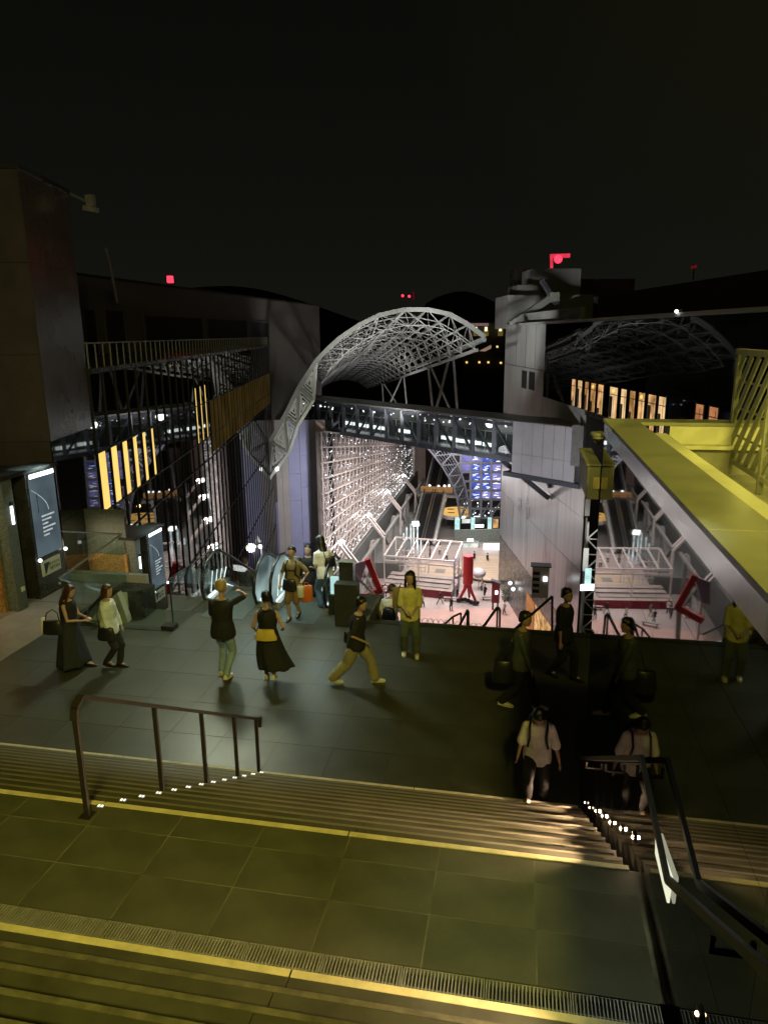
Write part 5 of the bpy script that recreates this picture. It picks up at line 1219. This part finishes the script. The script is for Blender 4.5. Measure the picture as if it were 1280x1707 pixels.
def person(label, loc, rz, H=1.62, feet=((-.09, 0, 0), (.09, 0, 0)), hands=None, lean=0.0, hip_drop=0.0, turn=0.0, nod=0.0,
           top='c_black', sleeve='short', hem=.50, bottom=('pants', 'c_black', 1.0), hair=('hair_black', 'short'), shoes='shoe_b', skin='skin', group=None, slim=1.0, vox=.0115, foot_rot=(0, 0), neck_low=False):
    t = thing('person', label, 'person', loc, rz, group); h = H
    hipz = .515*h-hip_drop; up_ = Vector((0, math.sin(lean), math.cos(lean))); fwd = Vector((0, math.cos(lean), -math.sin(lean))); xr = Vector((1, 0, 0))
    pel = Vector(((feet[0][0]+feet[1][0])*.25, (feet[0][1]+feet[1][1])*.25, hipz))
    def T(d, fx=0, fy=0): return pel+up_*d+xr*fx+fwd*fy
    sh = .295*h; shw = .100*h*slim
    neck = T(sh+.035*h); hc = T(.0)  # placeholder
    hd = neck+up_*.028*h+fwd*.012*h
    # head frame: turned by turn (to the right +), nodding down by nod
    hf = Vector((math.sin(turn)*math.cos(nod), math.cos(turn)*math.cos(nod), -math.sin(nod+lean*.5))).normalized(); hx = Vector((math.cos(turn), -math.sin(turn), 0)); hu = hx.cross(hf).normalized()
    HR = .0665*h; head = hd+hu*(.085*h)
    legs = []; arms = []
    for s, ft in zip((-1, 1), feet):
        hip = pel+xr*(s*.052*h)+Vector((0, 0, -.015*h)); ank = Vector(ft)+Vector((0, 0, .046*h))
        kn, ank = ik(hip, ank, .245*h, .235*h, (0.05*s, 1, 0)); legs.append((hip, kn, ank))
    hands = hands or ((-.17*h/1.62*1.0, .04, hipz-.02), (.17, .04, hipz-.02))
    for s, hnd in zip((-1, 1), hands):
        s0 = T(sh-.02*h, s*shw*.97); pole = Vector((s*.55, -1, -.2)); el, wr = ik(s0, hnd, .168*h, .145*h, pole); arms.append((s0, el, wr))
    b = MB(); R = h/1.62
    def torso(mb, g, z0=-.05, sw=1.0, zt=sh+.022*h, low=1.0):
        prof = [(-.055*h, .075, .07), (-.01*h, .098*low, .083*low), (.04*h, .096*low, .080*low), (.10*h, .082, .068), (.17*h, .090, .076), (.235*h, .100, .080), (.275*h, .098, .070), (.300*h, .075, .055), (.318*h, .052, .047), (.332*h, .040, .040)]
        rg = [(T(d), (a*h/1.62*1.62*1.0*slim+g), (c*h*1.0*slim+g), xr, fwd) for d, a, c in prof if z0 <= d <= zt]
        loft(mb, rg, 16)
    torso(b, 0.0, -.06*h, zt=9)
    b.ball(T(sh-.018*h, -shw*.9), .044*R, 10, 6); b.ball(T(sh-.018*h, shw*.9), .044*R, 10, 6)
    limb(b, [T(sh+.01*h), hd+hu*.03*h], [.036*R*1.05, .034*R])
    rings = [(head+hu*(z*h)+hf*(f*h), rx*h, ry*h, hx, hf) for z, rx, ry, f in [(-.078, .016, .018, .030), (-.066, .030, .034, .020), (-.045, .042, .048, .010), (-.015, .047, .056, .003), (.015, .049, .059, 0), (.040, .044, .052, -.002), (.058, .030, .035, -.003), (.066, .012, .014, -.004)]]
    loft(b, rings, 16)
    b.ball(head+hu*(-.022*h)+hf*(.062*h), .0085*R*1.2, 8, 6, (1, 1, 1.6))                      # nose
    for s in (-1, 1): b.ball(head+hx*(s*.050*h)+hu*(-.018*h), .014*R, 8, 6, (.6, 1, 1.5))         # ears
    for hip, kn, ank in legs:
        limb(b, [hip, hip.lerp(kn, .5), kn, kn.lerp(ank, .35), ank], [.077*R*slim, .066*R*slim, .048*R, .050*R, .033*R])
    for s, (s0, el, wr) in zip((-1, 1), arms):
        limb(b, [s0, el, wr], [.038*R, .033*R, .023*R])
        d = (wr-el).normalized(); side = d.cross(Vector((0, 0, 1))); side = side.normalized() if side.length > .2 else Vector((0, 1, 0)); pal = side.cross(d)
        c0 = wr+d*.045*R; loft(b, [(wr+d*(k*.022*R), (.020+.008*min(k, 2))*R, .0135*R, side, pal) for k in range(5)], 10)
        for k, (o_, ln) in enumerate([(-.027, .055), (-.009, .066), (.009, .062), (.026, .048)]):
            q = wr+d*.083*R+side*(o_*R); limb(b, [q-d*.015, q+d*(ln*.5*R)-pal*.004, q+d*(ln*R*.92)-pal*.018*R], [.0092*R, .0085*R, .0075*R], 7)
        q = wr+d*.03*R-side*(s*.024*R); limb(b, [q, q+d*.032*R-side*(s*.022*R)-pal*.008, q+d*.058*R-side*(s*.024*R)-pal*.016], [.0115*R, .010*R, .008*R], 7)
    for s, ft, fr, (hip, kn, ank) in zip((-1, 1), feet, foot_rot, legs):
        limb(b, [ank, ank+Vector((0, .10*R, -.028*R))], [.033*R, .022*R])
    body = remesh('body', b, vox, skin, t)
    # eyes, lips
    for s in (-1, 1): MB().ball(head+hx*(s*.0185*h)+hu*(-.004*h)+hf*(.0545*h), .0062*R, 8, 6, (1.3, 1, .8)).build('eye', 'eye', t, local=True)
    MB().ball(head+hu*(-.047*h)+hf*(.0555*h), .0065*R, 8, 6, (2.0, 1, .6)).build('mouth', 'lip', t, local=True)
    # hair
    hb = MB(); hm, hs = hair
    loft(hb, [(head+hu*(z*h)+hf*(f*h), rx*h, ry*h, hx, hf) for z, rx, ry, f in [(-.040, .042, .026, -.034), (-.012, .053, .040, -.026), (.014, .057, .052, -.014), (.036, .055, .060, -.006), (.056, .044, .052, -.006), (.072, .022, .028, -.008)]], 16)
    hb.ball(head+hu*(.046*h)+hf*(.022*h), .030*h, 10, 6, (1.25, 1, .8))
    if hs == 'bob': loft(hb, [(head+hu*(z*h)+hf*(f*h), rx*h, ry*h, hx, hf) for z, rx, ry, f in [(-.088, .040, .030, -.030), (-.080, .058, .046, -.022), (-.04, .064, .055, -.016), (.02, .060, .058, -.010), (.05, .045, .05, -.008)]], 14)
    if hs == 'long':
        loft(hb, [(head+hu*(z*h)+hf*(f*h), rx*h, ry*h, hx, hf) for z, rx, ry, f in [(-.215, .026, .016, -.058), (-.20, .046, .024, -.060), (-.14, .054, .030, -.056), (-.08, .056, .036, -.040), (-.02, .058, .046, -.026), (.03, .055, .050, -.012)]], 14)
        for s in (-1, 1): limb(hb, [head+hx*(s*.045*h)+hu*(.03*h)+hf*(.015*h), head+hx*(s*.056*h)+hu*(-.04*h)+hf*.01*h, head+hx*(s*.060*h)+hu*(-.12*h)+hf*.012*h, head+hx*(s*.055*h)+hu*(-.18*h)+hf*.02*h], [.018*h, .017*h, .016*h, .010*h], 8)
    if hs == 'bun': hb.ball(head+hu*(.02*h)-hf*(.062*h), .030*h, 10, 8)
    if hs == 'ponytail': limb(hb, [head-hf*(.055*h)+hu*.03*h, head-hf*(.085*h)-hu*.01*h, head-hf*(.08*h)-hu*.10*h], [.02*h, .022*h, .010*h], 8)
    remesh('hair', hb, max(vox, .0105), hm, t, wob=.006, freq=22, smooth=1)
    # top
    if top:
        tb = MB(); torso(tb, .020, -.06*h if hem > .44 else .0, zt=.325*h, low=1.05)
        for s, (s0, el, wr) in zip((-1, 1), arms):
            if sleeve == 'none': tb.ball(s0+Vector((-s*.025, 0, 0)), .054*R, 10, 6)
            elif sleeve == 'short': limb(tb, [s0-xr*(s*.03), s0, s0.lerp(el, .80)], [.048*R, .051*R, .054*R])
            elif sleeve == 'wide': limb(tb, [s0-xr*(s*.03), s0, s0.lerp(el, .5), s0.lerp(el, .98)], [.048*R, .054*R, .066*R, .070*R])
            else: limb(tb, [s0-xr*(s*.03), s0, el, el.lerp(wr, .92)], [.049*R, .050*R, .046*R, .038*R])
        if bottom[0] != 'skirt': loft(tb, [(T(d), (a*h)*slim+.022, (c*h)*slim+.022, xr, fwd) for d, a, c in [(-.075*h, .104, .090), (-.03*h, .107, .092), (.05*h, .098, .083)]], 16)
        remesh('top', tb, max(vox, .013), top, t, wob=.009, freq=10)
    kind, bm_, wd_ = bottom[:3]
    if kind in ('pants', 'shorts'):
        pb = MB(); loft(pb, [(T(d), a*h*slim+.012, c*h*slim+.012, xr, fwd) for d, a, c in [(-.075*h, .080, .078), (-.03*h, .101, .086), (.02*h, .094, .079), (.045*h, .084, .070)]], 16)
        for hip, kn, ank in legs:
            if kind == 'pants': limb(pb, [hip, hip.lerp(kn, .5), kn, kn.lerp(ank, .5), ank+Vector((0, 0, .005))], [.084*R*(.9+.1*wd_), .078*R*wd_, .063*R*wd_, .060*R*wd_, .055*R*wd_], 12)
            else: limb(pb, [hip, hip.lerp(kn, .5), hip.lerp(kn, .98)], [.088*R, .088*R, .080*R], 12)
        remesh('trousers' if kind == 'pants' else 'shorts', pb, max(vox, .014), bm_, t, wob=.012, freq=8)
    else:
        zh, flare, sway = bottom[3], wd_, bottom[4] if len(bottom) > 4 else (0, 0)
        sk = MB(); n, m = 40, 16; wz = pel.z+.06*h
        for i in range(m+1):
            q = i/m; z = wz+(zh-wz)*q; w0 = .092*h*slim+.012; w = w0+(flare-w0)*q**.8; wy = .08*h+.012+(flare*.72-.08*h)*q**.8
            cx = pel.x+sway[0]*q*q; cyy = pel.y+sway[1]*q*q
            for k in range(n):
                a = 2*PI*k/n; f = 1+.10*q*math.sin(a*7+1.3)+.05*q*math.sin(a*13+q*2)
                sk.v.append(Vector((cx+w*f*math.cos(a), cyy+wy*f*math.sin(a), z)))
        for i in range(m):
            for k in range(n):
                a = i*n+k; b_ = i*n+(k+1) % n; sk.f.append((a, b_, b_+n, a+n))
        so = sk.build('skirt', bm_, t, local=True, smooth=True); sd = so.modifiers.new('thick', 'SOLIDIFY'); sd.thickness = .006
    # shoes
    for s, ft, (hip, kn, ank) in zip((-1, 1), feet, legs):
        lift = max(0, min(.7, (ft[2])*3.0)); sb2 = MB(); dfw = Vector((0, math.cos(lift), -math.sin(lift))); du = Vector((0, math.sin(lift), math.cos(lift))); c = Vector(ft)
        a0 = c+Vector((0, 0, .0))
        loft(sb2, [(a0+dfw*(y*R)+du*(z*R), rx*R, rz_*R, xr, du) for y, z, rx, rz_ in [(-.075, .035, .018, .022), (-.06, .040, .034, .036), (-.02, .045, .037, .043), (.05, .036, .041, .033), (.11, .028, .043, .026), (.16, .024, .036, .022), (.185, .020, .018, .014)]], 12)
        o = sb2.build('shoe', shoes, t, local=True, smooth=True)
        MB().slab([a0+dfw*(y*R)+xr*(x*R) for x, y in [(-.032, -.07), (.032, -.07), (.042, .05), (.042, .12), (.022, .185), (-.022, .185), (-.042, .12), (-.042, .05)]], du*.016).build('sole', 'shoe_w' if shoes == 'shoe_w' or bottom[1] == 'c_khaki' else 'shoe_b', o, local=True)
    t['_'] = 0; del t['_']
    return t, arms, pel, head
def bag(name, label, loc, rz, w, d, hgt, m, strap=None, taper=.85, sm='b_black', cat='bag'):
    t = thing(name, label, cat, loc, rz)
    bb = MB(); loft(bb, [((0, 0, z*hgt), w/2*f, d/2*g, (1, 0, 0), (0, 1, 0)) for z, f, g in [(0, .86, .75), (.04, .97, .95), (.3, 1, 1.05), (.7, .95*taper+.05, .95), (.96, .95*taper, .7), (1, .90*taper, .55)]], 20)
    bevel(bb.build('bag_body', m, t, local=True, smooth=True), .004)
    for path in (strap or []): MB().tube(path, .009, 7).build('handle', sm, t, local=True, smooth=True)
    return t
R90 = PI/2
gz = lambda x, y: at_z(x, y, 0)
# facing: rz = -90 deg looks to +X (picture right), 0 looks away from the camera, 180 looks at it
p = gz(124, 1112)
person('woman in a long black skirt with long reddish brown hair holding a phone', p, -R90+.1, 1.56, feet=((-.06, .24, 0), (.05, -.22, .03)), hands=((-.02, .34, .98), (.10, .30, .96)), nod=.30, lean=.05, top='c_black', sleeve='none', bottom=('skirt', 'c_navy', .34, .10, (0, .02)), hair=('hair_brown', 'long'), shoes='shoe_b')
bag('shoulder_bag', 'black and pale tote bag on the arm of the woman in the long skirt', p+Vector((-.18, -.20, .72)), .15, .40, .13, .26, 'b_black', [[(-.12, 0, .25), (-.08, 0, .40), (.02, .03, .46), (.12, 0, .40), (.14, 0, .25)]])
bag('tote_bag', 'pale side pouch hanging behind the tote bag of the woman at the left', p+Vector((-.36, -.19, .74)), .15, .08, .14, .28, 'b_white')
ph = thing('phone', 'small dark phone held by the woman at the far left', 'phone', p+Vector((.38, .03, 1.0)), -R90); bevel(MB().box(-.036, .036, 0, .009, 0, .15).build('case', 'b_black', ph, local=True), .004)
p = gz(190, 1112)
person('woman in a pale mint cardigan and black trousers walking behind the long skirted woman', p, -R90, 1.56, feet=((-.05, .10, 0), (.05, -.10, .06)), hands=((-.20, .12, .74), (.18, .10, .74)), nod=.12, top='c_mint', sleeve='long', bottom=('pants', 'c_black', 1.05), hair=('hair_brown', 'bob'), shoes='shoe_b')
bag('shoulder_bag', 'round black bag at the hip of the woman in the mint cardigan', p+Vector((.06, -.20, .62)), .1, .34, .13, .24, 'b_black', [[(-.10, 0, .22), (-.16, .04, .45), (-.12, .10, .66)]])
p = gz(380, 1127)
person('fair haired man in a black T-shirt and light jeans seen from behind', p, -.1, 1.76, feet=((-.13, .05, 0), (.07, -.16, .04)), hands=((-.27, .10, .82), (.20, .26, 1.52)), nod=.15, top='c_black', sleeve='short', bottom=('pants', 'c_jean', 1.05), hair=('hair_blond', 'short'), shoes='shoe_w', slim=1.08)
p = gz(452, 1134)
person('woman in a flowing black dress with a yellow bag seen from behind', p, .15, 1.6, feet=((-.10, .10, 0), (.07, -.12, .09)), hands=((-.24, .15, .86), (.23, .10, .93)), turn=-.4, nod=.2, top='c_black', sleeve='none', bottom=('skirt', 'c_black', .30, .30, (.12, -.06)), hair=('hair_black', 'bun'), shoes='shoe_w')
bag('handbag', 'flat yellow handbag across the back of the woman in the black dress', p+Vector((.04, -.24, .86)), .15, .38, .10, .20, 'b_yellow', [[(-.14, 0, .19), (-.02, .06, .5), (.1, .08, .55)]], taper=.8)
p = gz(600, 1138)
person('person in a black T-shirt and wide khaki trousers striding to the right', p, -R90+.15, 1.58, feet=((-.05, .26, 0), (.06, -.46, .05)), hands=((-.22, -.06, .82), (.20, .10, .86)), hip_drop=.04, lean=.10, nod=.12, top='c_black', sleeve='short', bottom=('pants', 'c_khaki', 1.55), hair=('hair_black', 'short'), shoes='shoe_w')
bag('pouch', 'small black pouch behind the hip of the khaki trousered walker', p+Vector((-.22, .04, .72)), 0, .12, .09, .20, 'b_black')
p = gz(684, 1088)
person('woman in a yellow top and slate trousers facing the camera with clasped hands', p, PI+.15, 1.6, feet=((-.12, .12, 0), (.12, .02, 0)), hands=((-.06, .26, .93), (.08, .27, .95)), turn=.35, nod=.05, top='c_lime', sleeve='wide', bottom=('pants', 'c_slate', 1.3), hair=('hair_black', 'long'), shoes='shoe_w')
bag('shoulder_bag', 'tan shoulder bag behind the arm of the woman in yellow', p+Vector((-.27, .10, .86)), .2, .18, .14, .40, 'b_tan', [[(.03, -.02, .38), (.08, -.06, .50)]])
p = gz(492, 1030)
pt_, *_ = person('man in an olive T-shirt and brown shorts stepping off the escalator towards the camera', p, PI, 1.56, feet=((-.07, -.08, .05), (.08, .12, 0)), hands=((-.30, .22, .98), (.26, .10, .80)), top='c_olive', sleeve='short', bottom=('shorts', 'c_brown', 1.0), hair=('hair_black', 'short'), shoes='shoe_b')
hv = thing('harness', 'dark rucksack straps crossing the chest of the man in the olive T-shirt', 'rucksack', p, PI)
for s in (-1, 1): MB().tube([(s*.09, .06, 1.30), (s*.115, .15, 1.22), (s*.10, .165, 1.05), (s*.16, .06, .92)], .020, 8).build('strap', 'b_black', hv, local=True, smooth=True)
MB().bar((-.11, .165, 1.12), (.11, .165, 1.12), .03, .02).build('chest_strap', 'b_black', hv, local=True)
bb = MB(); loft(bb, [((0, -.17, z), rx, ry, (1, 0, 0), (0, 1, 0)) for z, rx, ry in [(.86, .12, .06), (.9, .16, .09), (1.1, .17, .10), (1.28, .14, .08), (1.32, .08, .04)]], 16); bb.build('pack', 'b_black', hv, local=True, smooth=True)
bag('waist_bag', 'black waist bag hanging on the front of the man in olive', p+Vector((-.02, -.21, .70)), 0, .32, .12, .24, 'b_black')
bag('carrier_bag', 'orange carrier bag in the hand of the man in olive', p+Vector((.30, -.08, .42)), .2, .26, .12, .36, 'b_orange', [[(-.05, 0, .35), (-.03, 0, .42), (.03, 0, .42), (.05, 0, .35)]], taper=1.0, sm='b_orange')
bag('carrier_bag', 'small white carrier bag beside the orange one', p+Vector((.20, -.16, .54)), .1, .15, .10, .26, 'b_white', [[(-.04, 0, .25), (0, 0, .34), (.04, 0, .25)]], taper=1.0, sm='b_white')
person('person in black coming up the escalator behind the man in olive', at_y(517, 1016, 14.9), PI+.3, 1.55, hands=((-.10, .24, 1.1), (.16, .2, 1.0)), top='c_black', bottom=('pants', 'c_black', 1.0), hair=('hair_black', 'short'), turn=.5)
p = at_y(545, 1012, 14.3)
person('woman in a white top and blue jeans leaning on the right escalator handrail', p, .75, 1.62, feet=((-.14, -.02, 0), (.10, .14, 0)), hands=((-.1, .30, .95), (.22, .34, .98)), lean=.22, hip_drop=.03, nod=.1, top='c_white', sleeve='short', bottom=('pants', 'c_denim', 1.25), hair=('hair_black', 'long'), shoes='shoe_b')
bag('shoulder_bag', 'navy sling bag on the back of the woman in the white top', p+Vector((.12, -.06, .98)), .6, .26, .12, .20, 'b_black', [[(-.1, 0, .18), (-.14, .1, .42)]])
p = at_y(413, 1030, 16.4)
person('person in a black patterned shirt going down the left escalator', p, -.1, 1.62, top='c_pattern', hands=((-.24, .1, .8), (.3, .2, .95)), bottom=('pants', 'c_black', 1.0), hair=('hair_brown', 'short'), nod=.3)
p = at_y(386, 1040, 16.9)
person('person in dark clothes low on the left escalator beside the patterned shirt', p, .1, 1.55, top='c_black', hands=((-.3, .15, .95), (.2, .1, .8)), bottom=('pants', 'c_black', 1.0), hair=('hair_black', 'bob'), nod=.3)
# on the steps beyond the landing edge
p = at_y(651, 1100, 14.9)
person('person with a grey T-shirt and a black rucksack walking down the steps', p+Vector((0, 0, .12)), -.1, 1.66, feet=((-.1, .1, 0), (.1, -.1, 0)), hands=((-.27, .12, .82), (.27, .12, .82)), nod=.5, lean=.12, top='c_white', bottom=('pants', 'c_black', 1.0), hair=('hair_black', 'short'), slim=1.05)
r_ = thing('rucksack', 'black rucksack on the back of the person on the steps', 'rucksack', p+Vector((0, -.16, .90)), -.1)
bb = MB(); loft(bb, [((0, 0, z), rx, ry, (1, 0, 0), (0, 1, 0)) for z, rx, ry in [(0, .12, .06), (.05, .16, .10), (.25, .17, .12), (.42, .13, .08), (.46, .07, .04)]], 16); bb.build('pack', 'b_black', r_, local=True, smooth=True)
MB().tube([(-.10, .05, .42), (-.11, .12, .52), (-.1, .25, .45)], .016, 7).build('strap', 'b_black', r_, local=True); MB().tube([(.10, .05, .42), (.11, .12, .52), (.1, .25, .45)], .016, 7).build('strap', 'b_black', r_, local=True)
person('dark haired head and shoulders low on the steps at the foot of the plinth', at_y(627, 1128, 14.6), .1, 1.52, top='c_black', bottom=('pants', 'c_black', 1.0), hair=('hair_black', 'bob'))
person('second dark figure on the steps beside the rucksack wearer', at_y(639, 1128, 15.2), -.4, 1.52, top='c_grey', bottom=('pants', 'c_black', 1.0), hair=('hair_black', 'short'))
# right side of the landing
p = gz(866, 1180)
person('person in dark clothes with a black bag walking right in the shade', p, -R90-.1, 1.62, feet=((-.06, .26, 0), (.06, -.28, .05)), hands=((-.22, -.05, .80), (.2, .16, .80)), nod=.12, top='c_slate', sleeve='long', bottom=('pants', 'c_black', 1.25), hair=('hair_black', 'short'), shoes='shoe_w')
bag('shoulder_bag', 'black bag hanging behind the dark clothed walker in the shade', p+Vector((-.28, -.10, .48)), 0, .36, .16, .38, 'b_black', [[(0, 0, .36), (.08, .02, .6), (.14, .03, .8)]])
p = gz(935, 1130)
person('tall person in a loose black T-shirt walking right by the polished wall', p, -R90-.5, 1.62, feet=((-.07, .2, 0), (.07, -.2, .04)), hands=((-.26, .02, .76), (.24, .06, .78)), turn=.1, top='c_black', sleeve='wide', bottom=('pants', 'c_navy', 1.3), hair=('hair_black', 'short'), shoes='shoe_b')
p = at_z(892, 1346, .0); p.y = 8.15
person('woman in a puffed white blouse and black trousers climbing the steps with bowed head', p, PI-.05, 1.50, feet=((-.10, .02, 0), (.10, .22, RISE)), hands=((-.27, .14, .70), (.24, .10, .70)), nod=.75, lean=.20, top='c_white', sleeve='wide', bottom=('pants', 'c_black', 1.15), hair=('hair_black', 'bob'), shoes='shoe_w')
hv = thing('rucksack', 'black rucksack straps on the shoulders of the woman in the white blouse', 'rucksack', p, PI-.05)
for s in (-1, 1): MB().tube([(s*.10, .10, 1.24), (s*.105, .24, 1.22), (s*.10, .30, 1.10), (s*.12, .26, .95)], .014, 8).build('strap', 'b_black', hv, local=True, smooth=True)
bb = MB(); loft(bb, [((0, -.06, z), rx, ry, (1, 0, 0), (0, 1, 0)) for z, rx, ry in [(.80, .12, .05), (.85, .15, .09), (1.05, .16, .10), (1.2, .12, .07), (1.24, .07, .03)]], 16); bb.build('pack', 'b_black', hv, local=True, smooth=True)
# small figures on the plaza
def far(label, x, y, rz, top, bot, hair='hair_black', st=.25, z=ZP, g='people walking on the plaza'):
    return person(label, at_z(x, y, z), rz, 1.66, feet=((-.08, st, 0), (.08, -st, 0)), top=top, bottom=('pants', bot, 1.1), hair=(hair, 'short'), shoes='shoe_w', group=g, vox=.03)
far('plaza walker in dark top and pale trousers before the stage front', 733, 1007, -R90, 'c_navy', 'c_khaki', st=.35)
far('plaza walker in a grey shirt beside the red frame', 638, 1003, 0, 'c_grey', 'c_black')
far('plaza walker in white nearest the left end of the stage', 642, 995, .4, 'c_white', 'c_navy')
far('standing figure in black to the left of the red drum legs', 762, 1000, 2.0, 'c_black', 'c_black', st=.05)
far('figure in white standing right of the red drum', 803, 985, 1.0, 'c_white', 'c_grey', st=.05)
far('figure in dark clothes right of the red drum legs', 808, 996, 2.5, 'c_black', 'c_navy', st=.08)
far('pale clothed figure between drum and platform', 765, 962, 2.9, 'c_white', 'c_white', st=.08)
far('figure in pale blue seated by the red frame', 612, 985, 2.0, 'b_blue', 'c_grey', st=.05)
far('dark figure by the red frame arm', 605, 990, 1.0, 'c_navy', 'c_black', st=.05)
t_, *_ = far('figure in white at the foot of the far escalators', 733, 925, .5, 'c_white', 'c_grey', st=.1)
wb = thing('parasol', 'round white parasol beside the red drum on the plaza', 'parasol', at_z(797, 985, ZP)); c = at_z(797, 985, ZP)
MB().ball(c+Vector((0, .4, 2.2)), .85, 16, 8, (1, 1, .75)).build('canopy', 'white_panel', wb, smooth=True); MB().tube([c+Vector((0, .4, 0)), c+Vector((0, .4, 1.7))], .05, 8).build('pole', 'steel', wb)

PX = [(668, 1003, 1.2, 'c_grey', 'c_khaki', 'figure in a grey top walking left of the stage middle'), (704, 1012, -1.4, 'c_white', 'c_navy', 'figure in a white shirt crossing the rose paving'),
      (752, 1018, .6, 'c_navy', 'c_black', 'dark figure on the rose paving near the drum'), (840, 1024, 2.2, 'c_white', 'c_grey', 'pale figure under the louvred cabinet'), (716, 930, 0, 'c_grey', 'c_black', 'tiny grey figure beyond the stage canopy'),
      (744, 934, .3, 'c_white', 'c_black', 'tiny white topped figure beyond the stage canopy'), (790, 938, 1.1, 'c_black', 'c_black', 'tiny dark figure before the pale green gateway'), (812, 941, -.8, 'c_navy', 'c_khaki', 'tiny figure by the row of lit panels'),
      (662, 1012, -.6, 'c_black', 'c_jean', 'figure in black with pale jeans near the steps'), (615, 1000, .9, 'c_white', 'c_black', 'figure in white under the red frame')]
for x, y, rz, a, b, l in PX: far(l, x, y, rz, a, b, st=random.uniform(.08, .3))
for k, (x, y, l) in enumerate([(752, 1002, 'low dark bench left of the red drum base'), (815, 1000, 'low dark bench right of the red drum base'), (668, 1018, 'low dark bench on the rose paving near the steps')]):
    c = at_z(x, y, ZP); t = thing('bench', l, 'bench', c, .2*k, 'benches on the plaza')
    MB().box(-.9, .9, -.22, .22, .40, .47).build('seat', 'deck', t, local=True)
    for s in (-.7, .7): MB().box(s-.04, s+.04, -.18, .18, 0, .40).build('leg', 'steel_dark', t, local=True)
hf_ = thing('hoop_fence', 'low fence of pale wire hoops at the near edge of the plaza', 'fence', at_z(750, 1042, ZP))
for k in range(14):
    c = at_z(690+k*9, 1041+k*.9, ZP); mb = MB(); mb.tube([c+Vector((-.35*math.cos(a), 0, .9*math.sin(a))) for a in [PI*q/8 for q in range(9)]], .04, 6).build('hoop', 'pinksteel', hf_)
for k, (x, y, l) in enumerate([(655, 938, 'round planter with a clipped shrub by the left of the canopy'), (842, 1000, 'round planter with a clipped shrub at the stone wall foot')]):
    c = at_z(x, y, ZP); t = thing('planter', l, 'planter', c, 0, 'planters on the plaza')
    MB().tube([(0, 0, 0), (0, 0, .6)], [.4, .5], 14).build('pot', 'steel_grey', t, local=True)
    mb = MB()
    for q in range(160):
        v = Vector((random.gauss(0, 1), random.gauss(0, 1), random.gauss(0, 1))).normalized()*random.uniform(.25, .6); w = Vector((random.gauss(0, 1), random.gauss(0, 1), random.gauss(0, 1))).normalized()*.09; u_ = v.cross(w).normalized()*.05
        p = v+Vector((0, 0, 1.05)); mb.add([p, p+w+u_, p+w*2, p+w-u_], [(0, 1, 2, 3)])
    X.setdefault('leaf', mat('shrub_leaf', (.05, .09, .03), .6)); mb.build('foliage', 'leaf', t, local=True)
